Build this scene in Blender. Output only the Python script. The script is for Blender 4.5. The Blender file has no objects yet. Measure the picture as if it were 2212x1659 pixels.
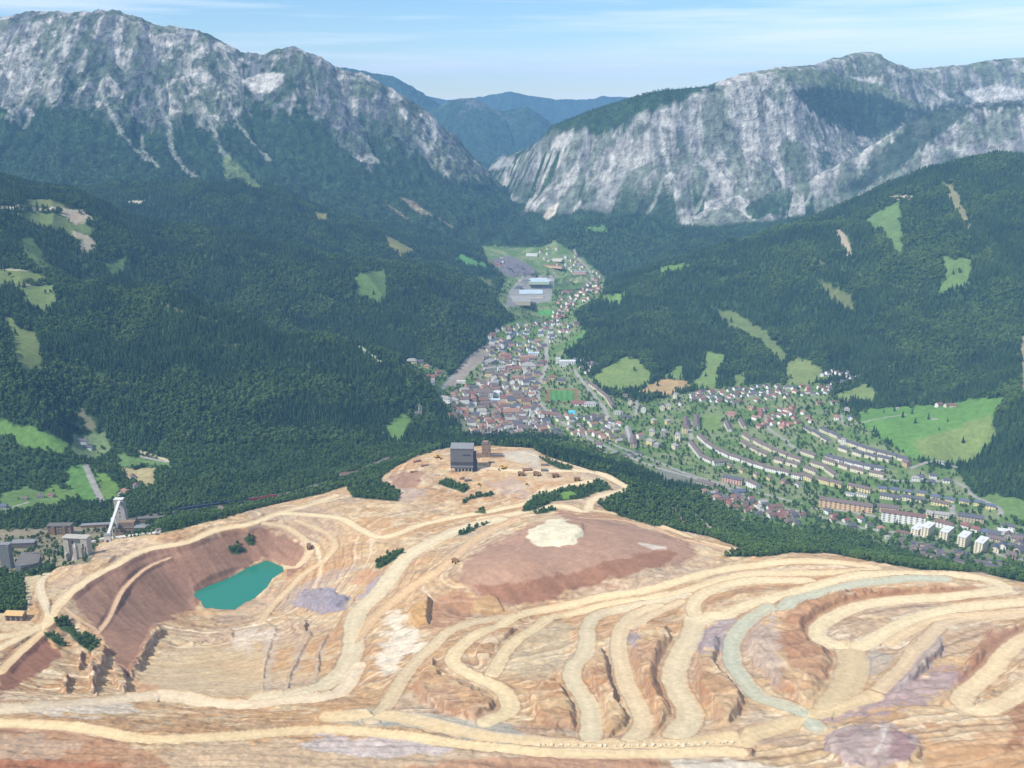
import bpy, bmesh, math, random
import numpy as np
from mathutils import Vector, Matrix

# ------------------------------------------------------------------ camera, world, sun, exposure
F, CX, CY, PITCH, CAMH = 2150.0, 1106.0, 829.5, math.radians(15.7), 800.0
sc = bpy.context.scene
col = sc.collection
cam_d = bpy.data.cameras.new("camera"); cam = bpy.data.objects.new("camera", cam_d); col.objects.link(cam)
cam.location = (0, 0, CAMH); cam.rotation_euler = (math.pi/2 - PITCH, 0, 0)
cam_d.sensor_width = 36.0; cam_d.lens = 36.0*F/2212.0
cam_d.clip_start = 5; cam_d.clip_end = 90000
sc.camera = cam
SUN_EL, SUN_AZ = math.radians(50), math.radians(-121)      # azimuth from +Y (ahead), negative = left
sdir = Vector((math.sin(SUN_AZ)*math.cos(SUN_EL), math.cos(SUN_AZ)*math.cos(SUN_EL), math.sin(SUN_EL)))
sun_d = bpy.data.lights.new("sun", 'SUN'); sun_d.energy = 4.6; sun_d.angle = math.radians(0.5); sun_d.color = (1.0, 0.95, 0.87)
sun = bpy.data.objects.new("sun", sun_d); col.objects.link(sun); sun.rotation_euler = sdir.to_track_quat('Z', 'Y').to_euler()
w = bpy.data.worlds.new("World"); sc.world = w; w.use_nodes = True
nt = w.node_tree; nt.nodes.clear()
def N(nt, t, **k):
    n = nt.nodes.new(t)
    for a, b in k.items():
        if a.startswith('_'): n.inputs[a[1:].replace('_', ' ')].default_value = b
        else: setattr(n, a, b)
    return n
sky = N(nt, 'ShaderNodeTexSky', sky_type='NISHITA', sun_disc=False, sun_elevation=SUN_EL, sun_rotation=SUN_AZ, altitude=1500, air_density=1.0, dust_density=0.25, ozone_density=2.5)
tc = N(nt, 'ShaderNodeTexCoord')
mp = N(nt, 'ShaderNodeMapping'); mp.inputs['Scale'].default_value = (1.3, 1.3, 26); mp.inputs['Rotation'].default_value = (0, 0.03, 0)
nz = N(nt, 'ShaderNodeTexNoise'); nz.inputs['Scale'].default_value = 1.9; nz.inputs['Detail'].default_value = 6; nz.inputs['Roughness'].default_value = 0.55
cr = N(nt, 'ShaderNodeMapRange'); cr.inputs['From Min'].default_value = 0.40; cr.inputs['From Max'].default_value = 0.62; cr.inputs['To Max'].default_value = 0.8
nt.links.new(tc.outputs['Generated'], mp.inputs['Vector']); nt.links.new(mp.outputs[0], nz.inputs['Vector']); nt.links.new(nz.outputs['Fac'], cr.inputs['Value'])
# a low bank of small cumulus
sx = N(nt, 'ShaderNodeSeparateXYZ'); nt.links.new(tc.outputs['Generated'], sx.inputs[0])
def M(op, a, b=None, c=None):
    n = nt.nodes.new('ShaderNodeMath'); n.operation = op
    for i, v in enumerate((a, b, c)):
        if v is None: continue
        if hasattr(v, 'is_linked') or hasattr(v, 'links'): nt.links.new(v, n.inputs[i])
        else: n.inputs[i].default_value = v
    return n.outputs[0]
n2 = N(nt, 'ShaderNodeTexNoise'); n2.inputs['Scale'].default_value = 26; n2.inputs['Detail'].default_value = 5
mp2 = N(nt, 'ShaderNodeMapping'); mp2.inputs['Scale'].default_value = (1, 1, 3.2)
nt.links.new(tc.outputs['Generated'], mp2.inputs['Vector']); nt.links.new(mp2.outputs[0], n2.inputs['Vector'])
dz = M('ABSOLUTE', M('SUBTRACT', sx.outputs['Z'], 0.030)); dzf = M('SUBTRACT', 1.0, M('DIVIDE', dz, 0.0065))
dx = M('ABSOLUTE', M('SUBTRACT', sx.outputs['X'], 0.130)); dxf = M('SUBTRACT', 1.0, M('DIVIDE', dx, 0.10))
cu = M('MULTIPLY', M('MAXIMUM', dxf, 0.0), M('MAXIMUM', dzf, 0.0))
cu = M('MINIMUM', M('MAXIMUM', M('MULTIPLY', M('SUBTRACT', M('ADD', M('MINIMUM', M('MULTIPLY', cu, 2.0), 0.62), n2.outputs['Fac']), 0.90), 5.0), 0.0), 0.75)
fac = M('MAXIMUM', cr.outputs[0], cu)
mx = N(nt, 'ShaderNodeMixRGB'); mx.inputs['Color2'].default_value = (6.9, 7.4, 7.8, 1)
hs = N(nt, 'ShaderNodeHueSaturation'); hs.inputs['Saturation'].default_value = 1.22; hs.inputs['Value'].default_value = 0.93
nt.links.new(sky.outputs[0], hs.inputs['Color']); nt.links.new(fac, mx.inputs['Fac']); nt.links.new(hs.outputs[0], mx.inputs['Color1'])
bg = N(nt, 'ShaderNodeBackground'); bg.inputs['Strength'].default_value = 0.135
out = N(nt, 'ShaderNodeOutputWorld'); nt.links.new(mx.outputs[0], bg.inputs['Color']); nt.links.new(bg.outputs[0], out.inputs['Surface'])
sc.view_settings.view_transform = 'Standard'; sc.view_settings.look = 'None'; sc.view_settings.exposure = 0.27; sc.view_settings.gamma = 1.0
sc.cycles.use_denoising = True
sc.cycles.volume_bounces = 0; sc.cycles.max_bounces = 4; sc.cycles.diffuse_bounces = 2; sc.cycles.glossy_bounces = 1; sc.cycles.transmission_bounces = 1
HAZE = True

rng = np.random.default_rng(7); random.seed(7)
def S(c):   # display colour 0..255 -> linear
    c = np.asarray(c, float)/255.0
    return np.where(c <= 0.04045, c/12.92, ((c+0.055)/1.055)**2.4)

# ------------------------------------------------------------------ projection helpers (pixels of a 2212 x 1659 view of the photo)
cp, sp = math.cos(PITCH), math.sin(PITCH)
def ray(u, v):
    a = (np.asarray(u, float)-CX)/F; b = (np.asarray(v, float)-CY)/F
    return a, cp - b*sp, -sp - b*cp
def at_z(u, v, z):
    dx, dy, dz = ray(u, v); t = (z-CAMH)/dz
    return dx*t, dy*t, z+0*t
def at_y(u, v, Y):
    dx, dy, dz = ray(u, v); t = Y/dy
    return dx*t, Y+0*t, CAMH+dz*t
def proj(X, Y, Z):
    d = Y*cp + (CAMH-Z)*sp; up = Y*sp + (Z-CAMH)*cp
    return CX+F*X/d, CY-F*up/d

# ------------------------------------------------------------------ numpy noise
def _h(ix, iy, s):
    n = (ix.astype(np.int64)*374761393 + iy.astype(np.int64)*668265263 + s*1442695041) & 0xffffffff
    n = ((n ^ (n >> 13))*1274126177) & 0xffffffff
    return ((n ^ (n >> 16)) & 0xffff)/65535.0
def vn(x, y, s=0):
    ix = np.floor(x); iy = np.floor(y); fx = x-ix; fy = y-iy
    fx = fx*fx*(3-2*fx); fy = fy*fy*(3-2*fy); ix = ix.astype(np.int64); iy = iy.astype(np.int64)
    a = _h(ix, iy, s); b = _h(ix+1, iy, s); c = _h(ix, iy+1, s); d = _h(ix+1, iy+1, s)
    return (a*(1-fx)+b*fx)*(1-fy) + (c*(1-fx)+d*fx)*fy
def fbm(x, y, o=5, s=0, g=0.5):
    r = 0; a = 1; t = 0
    for i in range(o):
        ca, sa = math.cos(i*0.7), math.sin(i*0.7)
        r = r + a*vn((x*ca-y*sa)*2**i+i*17.3, (x*sa+y*ca)*2**i-i*9.1, s+i); t += a; a *= g
    return r/t
def ridged(x, y, o=4, s=0, g=0.5):
    r = 0; a = 1; t = 0
    for i in range(o):
        r = r + a*(1-np.abs(2*vn(x*2**i+i*5.1, y*2**i+i*3.7, s+i)-1)); t += a; a *= g
    return r/t
def sst(x): x = np.clip(x, 0, 1); return x*x*(3-2*x)

# ------------------------------------------------------------------ the terrain: height field on a fan-shaped grid
rr = np.linspace(-0.87, 0.87, 1427)
yy = np.concatenate([np.arange(400, 2000, 1.6), np.arange(2000, 4200, 6.0), np.arange(4200, 6700, 5.0), np.arange(6700, 7400, 10), np.arange(7400, 9600, 50), np.arange(9600, 12600, 25), np.arange(12600, 17500, 200)])
NC, NR = len(rr), len(yy)
GY = np.repeat(yy[:, None], NC, 1); GX = GY*rr[None, :]

CTRL = """0 1659 345;500 1659 345;1106 1659 335;1700 1659 330;2212 1659 350;0 1580 318;300 1610 328;0 1520 298;200 1500 252;400 1505 238;650 1500 247;900 1560 298;1100 1600 316;1500 1610 313;1800 1600 320;2100 1600 335
350 1430 170;480 1430 175;600 1420 192;700 1400 207;330 1470 195;510 1270 110;430 1290 110;440 1322 111;500 1328 112;570 1305 112;412 1282 113;600 1225 110;560 1212 111;470 1345 122;560 1345 138;400 1350 128
0 1379 184;115 1313 180;250 1217 168;404 1171 158;538 1132 155;600 1109 150;723 1071 130;300 1290 138;150 1400 170;200 1450 192;100 1450 200;60 1480 218;0 1460 222
650 1180 132;620 1260 122;700 1290 148;760 1350 192;770 1230 160;700 1160 140;650 1120 148;814 1159 165;902 1137 165;850 1240 185;900 1300 204;870 1400 228;870 1470 255;960 1400 240
1000 1010 150;1100 970 150;920 990 148;870 1040 140;1040 1050 150;900 1080 150;1120 1080 163;1200 1010 155;1299 1025 158;1350 1055 163;1280 1095 173;1000 1120 172;1150 970 148
1200 1120 208;1200 1180 224;1200 1150 220;1050 1180 212;1400 1160 212;1000 1250 222;1150 1250 224;1300 1235 222;1500 1195 214;1000 1318 202;1150 1298 205;1300 1272 208;1500 1225 210;950 1330 214;1590 1190 205
977 1425 245;1080 1347 226;1098 1400 240;1268 1354 240;1240 1443 266;1275 1560 298;1364 1560 298;1346 1453 270;1336 1379 250;1460 1460 273;1497 1320 238;1579 1414 266;1640 1507 290;1640 1310 245;1700 1208 222;1888 1226 228;1500 1240 219;1400 1275 222;1700 1260 234;2000 1243 238;2160 1262 244;1767 1370 264;1850 1311 250;2030 1290 251;1870 1390 270;2100 1311 257;2212 1297 258;2212 1379 282;2076 1507 305;1820 1500 292;1950 1400 274;2212 1492 304;1960 1500 299
1420 1120 138;1550 1130 108;1700 1160 112;1600 1170 150;1850 1190 112;2000 1210 112;2150 1232 122;1480 1040 60;1650 1090 68;1250 960 62;1330 1000 70
1000 900 38;1100 930 42;1250 900 42;1400 950 50;1600 900 50;1700 850 60;1600 1000 55;1800 1000 65;1800 1100 68;2000 1000 78;2000 1100 76;1900 1160 74;2100 1180 82;2212 1200 88;1900 900 95;2050 940 112;2150 870 158;2212 860 205;2130 980 92;2190 1050 98;2200 1130 84
1000 800 38;1180 800 36;1100 750 34;1180 700 30;1150 620 25;1270 600 20;1200 560 12;1230 530 8;1340 850 44;1340 790 66;1450 780 70;1450 700 127;1700 600 241;1700 720 142;1700 800 76;2000 600 309;2000 750 172;2000 850 101;1500 840 52
340 1110 75;600 1078 80;800 1010 85;130 1150 78;250 1160 82;150 1190 92;0 1200 100;50 1250 130;450 1110 85;400 1040 75;600 1020 80;300 1000 75;800 960 85;700 900 110;500 900 125;400 800 200;600 780 170;200 800 215;300 700 265;900 900 60
450 600 260;600 650 200;800 700 140;900 740 90;950 720 110;1000 690 110;1030 760 38;920 800 60;100 500 420;60 560 375;0 600 340;0 700 300;30 780 255;0 860 195;100 900 160;0 940 125;180 960 85;100 1020 75;50 1080 72
1350 580 50;1300 520 110;1420 560 110"""
CTRY = """150 608 2600;373 650 2550;525 714 2500;675 745 2480;785 778 2450;880 820 2400;940 880 2330;0 425 3900;110 425 3800;213 447 3750;355 462 3700;500 490 3650;650 535 3600;800 575 3600;950 595 3600;1050 625 3600;1110 660 3550
250 400 4600;540 412 4600;700 455 4500;850 510 4400;960 560 4400;2090 354 3600;2212 362 3600;1950 385 3700;1800 453 3800;1650 512 3900;1530 560 4000;1350 600 3900;1280 650 3500;1215 740 3100;1260 480 5000;1380 475 5000;1480 500 5000;1600 520 5000"""
CUYZ = """150 2950 270;400 2830 195;550 2760 150;700 2720 118;200 4300 330;600 4000 200;900 4000 110;0 4300 330;300 5000 380;700 5000 260;900 5200 150;1100 5600 60;1190 8000 -20;200 8000 100;2000 8000 100;2100 4500 350;1700 4600 200;1500 4500 100;1180 6300 10;600 9000 100;1190 12000 0;200 14000 0;2000 14000 0;1190 26000 0;0 26000 0;2212 26000 0;1106 450 380;0 450 380;2212 450 380"""
def rows(s): return [tuple(float(a) for a in p.split()) for l in s.split('\n') for p in l.split(';') if p.strip()]
pts = []
for u, v, z in rows(CTRL):
    p = at_z(u, v, z); pts.append((u,)+tuple(float(q) for q in p))
for u, v, Y in rows(CTRY):
    p = at_y(u, v, Y); pts.append((u,)+tuple(float(q) for q in p))
for u, Y, z in rows(CUYZ):
    pts.append((u, (u-CX)/F*Y, Y, z))
ext = []
for u, X, Y, z in pts:
    if u < 60: ext.append((u, X-0.32*Y, Y, z))
    if u > 2150: ext.append((u, X+0.32*Y, Y, z))
for u, X, Y, z in list(ext): ext.append((u, X+(0.14*Y if u > 1000 else -0.14*Y), Y, z))
P = np.array([(X/Y, math.log(Y), z) for u, X, Y, z in pts+ext])
n = len(P)
def phi(a, b):
    r2 = (a[:, None, 0]-b[None, :, 0])**2 + (a[:, None, 1]-b[None, :, 1])**2
    return 0.5*r2*np.log(r2+1e-9)
A = np.zeros((n+3, n+3)); A[:n, :n] = phi(P, P) + np.eye(n)*2e-4
A[:n, n] = 1; A[:n, n+1:n+3] = P[:, :2]; A[n:, :n] = A[:n, n:].T
W = np.linalg.solve(A, np.concatenate([P[:, 2], np.zeros(3)]))
ci = np.unique(np.concatenate([np.arange(0, NC, 5), [NC-1]])); ri = np.unique(np.concatenate([np.arange(0, NR, 5), [NR-1]]))
cz = np.zeros((len(ri), len(ci)))
for k, r in enumerate(ri):
    q = np.stack([rr[ci], np.full(len(ci), math.log(yy[r]))], 1)
    cz[k] = phi(q, P) @ W[:n] + W[n] + q @ W[n+1:]
t1 = np.array([np.interp(np.arange(NC), ci, row) for row in cz])
Z = np.array([np.interp(np.arange(NR), ri, t1[:, j]) for j in range(NC)]).T.copy()
Z = np.minimum(Z, 700)
FAR = GY > 4900
Z[GY > 7000] = np.minimum(Z[GY > 7000], 120)
Z += np.where(GY > 1500, ((fbm(GX/160, GY/160, 3, 5)-0.5)*26+(ridged(GX/420+GY/900, GY/1100, 3, 55)-0.6)*135)*sst((GY-1900)/900)*sst((Z-60)/120), 0)
LAYER = np.zeros(Z.shape, np.int8)                    # 0 ground, 1.. mountains
def tent(name, ridge, prof, gul, glen, seed, amp=1.0, yr=(4600, 8500)):
    """a mountain chain: ridge line (u, v, Y), cross profile [(dist, drop)], gullies down the slope"""
    r0, r1 = np.searchsorted(yy, yr)
    X = GX[r0:r1]; Y = GY[r0:r1]
    R = np.array([[float(q) for q in at_y(u, v, y)] for u, v, y in ridge])
    warp = (fbm(X/420, Y/420, 3, seed)-0.5)*150
    best = np.full(X.shape, -1e9); bs = np.zeros(X.shape); bd = np.zeros(X.shape)
    s0 = 0.0
    pd = [a for a, b in prof]; pz = [b for a, b in prof]
    for a, b in zip(R[:-1], R[1:]):
        d = b[:2]-a[:2]; L = math.hypot(*d)
        t = np.clip(((X-a[0])*d[0]+(Y-a[1])*d[1])/(L*L), 0, 1)
        dist = np.hypot(X-a[0]-t*d[0], Y-a[1]-t*d[1])
        z = a[2]+(b[2]-a[2])*t - np.interp(dist, pd, pz)
        m = z > best
        best[m] = z[m]; bs[m] = (s0+t*L)[m]; bd[m] = dist[m]
        s0 += L
    Rx, Ry = X+warp, Y
    g = ridged((bs+warp*0.8)/gul, bd/glen+3.3, 4, seed+9, 0.55)
    g2 = ridged((bs+warp*0.5)/(gul*0.27), bd/(glen*0.5), 3, seed+29)
    f = fbm(X/60, Y/60, 4, seed+40)-0.5 + (ridged(X/46+warp/50, Y/70, 4, seed+60, 0.6)-0.55)*0.9
    ampd = sst(bd/500)*0.9+0.1
    z = best + amp*((g-0.62)*150*ampd*(1-0.5*sst((bd-1100)/900)) + (g2-0.6)*46*ampd + f*38*(0.5+ampd*0.8))
    return r0, r1, z, bs, bd
TN = []
Lr = [(-420, 120, 6300), (-200, 60, 6300), (0, 38, 6300), (70, 27, 6300), (160, 27, 6300), (240, 22, 6300), (300, 35, 6300), (350, 55, 6300), (400, 62, 6300), (436, 66, 6300), (462, 80, 6300), (520, 112, 6300), (570, 120, 6300), (590, 112, 6300), (632, 100, 6300), (655, 113, 6300), (690, 122, 6300), (740, 150, 6300), (800, 163, 6300), (850, 195, 6300), (900, 225, 6350), (950, 270, 6400), (1000, 330, 6450), (1050, 378, 6500), (1100, 432, 6500), (1150, 472, 6500), (1185, 494, 6450)]
Rr = [(1040, 385, 6900), (1090, 340, 6700), (1150, 318, 6500), (1195, 290, 6300), (1215, 264, 6000), (1290, 235, 5800), (1380, 207, 5700), (1430, 196, 5650), (1530, 186, 5650), (1600, 160, 5700), (1680, 145, 5750), (1760, 142, 5950), (1800, 127, 6100), (1860, 112, 6200), (1882, 112, 6200), (1930, 135, 6200), (1965, 150, 6250), (2080, 141, 6400), (2130, 131, 6400), (2212, 126, 6400), (2450, 110, 6400)]
R2r = [(1640, 430, 5150), (1720, 400, 5150), (1830, 345, 5150), (1930, 285, 5150), (2010, 245, 5150), (2090, 226, 5150), (2212, 218, 5150), (2450, 205, 5150)]
D1 = [(560, 120, 12000), (760, 150, 12000), (820, 160, 12000), (850, 165, 12000), (900, 198, 12000), (940, 222, 12000), (975, 245, 12000), (1010, 290, 12000)]
D2 = [(880, 262, 10800), (935, 237, 10800), (980, 215, 10800), (1020, 211, 10800), (1060, 231, 10800), (1090, 242, 10800), (1135, 229, 10800), (1165, 248, 10800), (1195, 275, 10800), (1230, 330, 10800)]
D3 = [(700, 190, 16000), (900, 205, 16000), (930, 208, 16000), (965, 216, 16000), (1030, 211, 16000), (1075, 203, 16000), (1100, 198, 16000), (1150, 208, 16000), (1200, 216, 16000), (1280, 215, 16000), (1300, 208, 16000), (1350, 211, 16000), (1450, 222, 16000), (1700, 215, 16000)]
BS = np.zeros(Z.shape); BD = np.zeros(Z.shape)
for k, args in enumerate([(Lr, [(0, 0), (90, 60), (300, 300), (600, 560), (900, 760), (1500, 980), (2600, 1300)], 330, 900, 11, 1.0, (4300, 8300)),
             (Rr, [(0, 0), (60, 20), (110, 90), (260, 380), (480, 640), (700, 760), (1200, 930), (2500, 1200)], 210, 330, 23, 0.55, (4500, 8500)),
             (R2r, [(0, 0), (40, 25), (200, 260), (420, 480), (1300, 900)], 200, 300, 31, 0.6, (4300, 6400)),
             (D1, [(0, 0), (500, 300), (1500, 900)], 420, 900, 41, 1.0, (9000, 15000)),
             (D2, [(0, 0), (300, 190), (900, 560), (1600, 900)], 380, 900, 43, 0.9, (8200, 13500)),
             (D3, [(0, 0), (900, 420), (3000, 1000)], 900, 1500, 47, 1.2, (12000, 22000))]):
    r0, r1, z, bs, bd = tent(k, args[0], args[1], args[2], args[3], args[4], args[5], args[6])
    m = z > Z[r0:r1]
    if k == 1: m &= True
    Z[r0:r1][m] = z[m]; LAYER[r0:r1][m] = k+1; BS[r0:r1][m] = bs[m]; BD[r0:r1][m] = bd[m]

def bil(A, X, Y):
    X = np.asarray(X, float); Y = np.asarray(Y, float)
    c = (X/Y-rr[0])/(rr[1]-rr[0]); c = np.clip(c, 0, NC-1.001); c0 = c.astype(int); fc = c-c0
    r = np.clip(np.interp(Y, yy, np.arange(NR)), 0, NR-1.001); r0 = r.astype(int); fr = r-r0
    return (A[r0, c0]*(1-fc)+A[r0, c0+1]*fc)*(1-fr) + (A[r0+1, c0]*(1-fc)+A[r0+1, c0+1]*fc)*fr
def hit(u, v):
    """first terrain point seen at a pixel"""
    u = np.atleast_1d(np.asarray(u, float)); v = np.atleast_1d(np.asarray(v, float))
    dx, dy, dz = ray(u, v)
    Ys = yy[None, :]; t = Ys/dy[:, None]
    h = bil(Z, dx[:, None]*t, np.repeat(Ys, len(u), 0)); below = (CAMH+dz[:, None]*t) < h
    below[:, 0] = False
    i = np.argmax(below, 1); i[~below.any(1)] = NR-1; i = np.maximum(i, 1)
    a = (CAMH+dz*yy[i-1]/dy) - h[np.arange(len(u)), i-1]; b = (CAMH+dz*yy[i]/dy) - h[np.arange(len(u)), i]
    f = np.clip(a/np.where(a-b == 0, 1, a-b), 0, 1)
    Y = yy[i-1]+(yy[i]-yy[i-1])*f; t = Y/dy
    return dx*t, Y, CAMH+dz*t
# ------------------------------------------------------------------ land cover: outlines are unprojected onto the terrain
def zl(s): return [(a*.3845, 1021+b*.3845) for a, b in rows(s)]      # outlines read off enlarged crops of the photo
def zc(s): return [(707+a*.3551, 1070+b*.3551) for a, b in rows(s)]
def zr(s): return [(1426.5+a*.3551, 1070+b*.3551) for a, b in rows(s)]
def z5(s): return [(864+a*.2486, 903+b*.2486) for a, b in rows(s)]
def z2(s): return [(1256.8+a*.21306, 746.2+b*.21306) for a, b in rows(s)]
def z3(s): return [(1728+a*.21875, 785.5+b*.21875) for a, b in rows(s)]
def z1(s): return [(864+a*.21306, 549.8+b*.21306) for a, b in rows(s)]
def za(s): return [(a*.3551, b*.3551) for a, b in rows(s)]
def zb(s): return [(707+a*.3551, 78.5+b*.3551) for a, b in rows(s)]
def zd(s): return [(1426.5+a*.3551, 78.5+b*.3551) for a, b in rows(s)]
def ze(s): return [(a*.3551, 550+b*.3551) for a, b in rows(s)]
def dd(s): return rows(s)
U, V = proj(GX, GY, Z)
def vis():
    s = (Z-CAMH)/GY
    m = np.maximum.accumulate(s, 0)
    return s >= m-0.004
def sd(poly, fe, ylim=None):
    """signed distance (px, inside positive) of the terrain vertices near a polygon -> flat indices, sd"""
    p = np.array(poly, float)
    X, Y, _ = hit(p[:, 0], p[:, 1])
    y0, y1 = Y.min()*0.9, Y.max()*1.1
    if ylim: y0, y1 = ylim
    r0, r1 = np.searchsorted(yy, y0), max(np.searchsorted(yy, y1), 1)
    u, v = U[r0:r1], V[r0:r1]
    m = (u > p[:, 0].min()-fe) & (u < p[:, 0].max()+fe) & (v > p[:, 1].min()-fe) & (v < p[:, 1].max()+fe)
    idx = np.nonzero(m.ravel())[0] + r0*NC
    x = U.ravel()[idx]; y = V.ravel()[idx]
    d = np.full(len(idx), 1e9); ins = np.zeros(len(idx), bool)
    for a, b in zip(p, np.roll(p, -1, 0)):
        e = b-a; t = np.clip(((x-a[0])*e[0]+(y-a[1])*e[1])/max(e @ e, 1e-9), 0, 1)
        d = np.minimum(d, np.hypot(x-a[0]-t*e[0], y-a[1]-t*e[1]))
        c = ((a[1] > y) != (b[1] > y))
        with np.errstate(divide='ignore', invalid='ignore'):
            ins ^= c & (x < (b[0]-a[0])*(y-a[1])/(b[1]-a[1])+a[0])
    return idx, np.where(ins, d, -d)

def smooth(pl, k=3):
    p = np.array(pl, float); out = []
    q = np.vstack([2*p[0]-p[1], p, 2*p[-1]-p[-2]])
    for i in range(1, len(q)-2):
        for t in np.arange(k)/k:
            a, b, c, d = q[i-1], q[i], q[i+1], q[i+2]
            out.append(0.5*((2*b)+(-a+c)*t+(2*a-5*b+4*c-d)*t*t+(-a+3*b-3*c+d)*t**3))
    out.append(p[-1]); return np.array(out)
MINE = dd("-500 1345;0 1345;60 1330;72 1262;125 1225;150 1222;195 1216;215 1168;330 1155;400 1140;500 1113;600 1088;700 1066;748 1050;762 1075;860 1083;866 1065;820 1040;838 1018;900 985;960 968;1050 962;1150 968;1180 985;1250 1008;1320 1028;1362 1055;1330 1072;1292 1087;1312 1106;1420 1137;1530 1158;1606 1187;1560 1202;1640 1203;1710 1194;1800 1196;1880 1212;2000 1233;2120 1237;2202 1257;2700 1300;2700 1900;-500 1900")
# humps and cuts (polygon, metres, feather px)
HUMPS = [
 (zc("640 980;700 1080;950 1200;1040 1270;1000 1350;900 1390;600 1290;520 1180;560 1080"), 5.5, 16, 1),
 (zc("1380 1100;1460 1180;1530 1260;1560 1380;1520 1460;1380 1450;1250 1380;1215 1240;1290 1140"), 7, 18, 1),
 (zc("1650 900;1700 960;1740 1080;1780 1280;1860 1360;1830 1450;1690 1480;1640 1400;1640 1250;1560 1100;1560 1020"), 8, 12, 1),
 (dd("1382 1354;1440 1360;1470 1385;1445 1440;1450 1490;1478 1535;1485 1550;1450 1590;1412 1590;1395 1530;1370 1470;1350 1410"), 9, 14, 1),
 (zr("380 830;250 900;200 1000;200 1150;250 1300;360 1400;430 1420;510 1280;480 1180;400 1100;330 1030;390 920"), 8, 12, 1),
 (zr("830 640;1100 590;1500 560;1900 550;1960 590;1300 640;1050 720;930 820;930 900;1070 980;1060 1100;1000 1250;900 1310;700 1200;560 1020;510 900;560 800;700 700"), 9, 18, 1),
 (zr("300 690;450 600;800 560;960 540;700 620;450 690;330 710"), 3, 8, 0),
 (zr("1000 850;1200 770;1700 700;1800 700;1400 790;1150 880;1050 880"), 3.5, 8, 0),
 (zr("2000 830;2212 780;2400 770;2300 850;2150 890;1980 1050;1850 1160;1750 1160;1900 960"), 7, 12, 1),
 (zr("1960 1270;1900 1260;2060 1150;2212 1000;2350 900;2350 1080;2212 1140;2080 1240"), 5, 8, 0),
 (zr("1030 1400;1200 1370;1400 1390;1560 1470;1640 1560;1500 1659;1100 1659;980 1540"), 4, 20, 1),
 (zr("1560 940;1640 830;1720 860;1720 960;1600 1080;1450 1180;1400 1160;1500 1060"), 6, 10, 1),
 (zr("480 1490;560 1460;600 1540;540 1590;470 1580"), 4, 8, 1),
 (zc("890 1000;920 900;1050 820;1170 800;1100 900;1030 1000;960 1060"), 4.5, 8, 1),
 (zc("610 600;640 640;620 790;560 800;480 760;510 640"), 9, 10, 0),
 (zc("870 700;900 650;980 600;1040 620;1080 690;1080 720;880 730"), 4, 8, 0),
 (zl("1640 730;1700 650;1850 650;1970 710;1900 780;1760 780"), 5, 10, 1),
 (zl("1000 980;1150 910;1320 870;1310 940;1150 970"), 3, 6, 1),
 (zl("850 870;900 860;930 900;880 960;800 1120;740 1150;700 1130;760 1050"), 8, 11, 1),
 (zl("500 1010;560 960;620 1020;600 1100;560 1150;550 1260;500 1250;490 1130"), 10, 11, 1),
 (zl("640 1090;700 1110;720 1180;730 1240;690 1250;640 1180"), 7, 6, 1),
 (zl("350 1150;400 1150;400 1200;380 1240;340 1230"), 7, 6, 1),
 (zl("430 1040;470 1010;470 1090;440 1120"), 6, 5, 1),
 (zl("1600 800;1660 790;1740 830;1720 900;1640 900;1600 850"), 5, 8, 1),
 (zl("1490 820;1560 880;1520 1000;1480 1180;1490 1280;1470 1280;1470 1100;1500 950"), 2.2, 5, 1),
 (zl("1740 870;1700 930;1650 1050;1610 1140;1600 1270;1620 1270;1640 1150;1690 1040;1760 920"), 2.2, 5, 1),
 (zl("1840 880;1790 980;1760 1070;1770 1130;1740 1240;1760 1240;1800 1120;1800 1010;1850 920"), 2.2, 5, 1),
 (zl("1960 830;1940 950;1900 1040;1880 1130;1900 1140;1950 1060;1970 950"), 2.2, 5, 1),
 (z5("1085 1040;1120 970;1250 900;1400 870;1500 910;1590 960;1600 1030;1500 1090;1380 1125;1200 1115"), 1.2, 14, 0),
 (z5("1000 1170;1100 900;1300 840;1600 900;1620 1010;1500 1100;1250 1120"), 3, 10, 0),
]
for poly, h, fe, k in HUMPS:
    idx, s = sd(poly, 4)
    x, y = GX.ravel()[idx], GY.ravel()[idx]
    if k: s = s+(fbm(x/13, y/13, 4, 95)-0.5)*fe*1.6*(np.abs(s) < fe)
    f = sst(s/fe)
    a = np.ones(len(idx)) if not k else 0.62 + 0.9*ridged(x/26, y/26, 4, 3)*0.75
    Z.ravel()[idx] += f*h*a
U, V = proj(GX, GY, Z)

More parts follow.
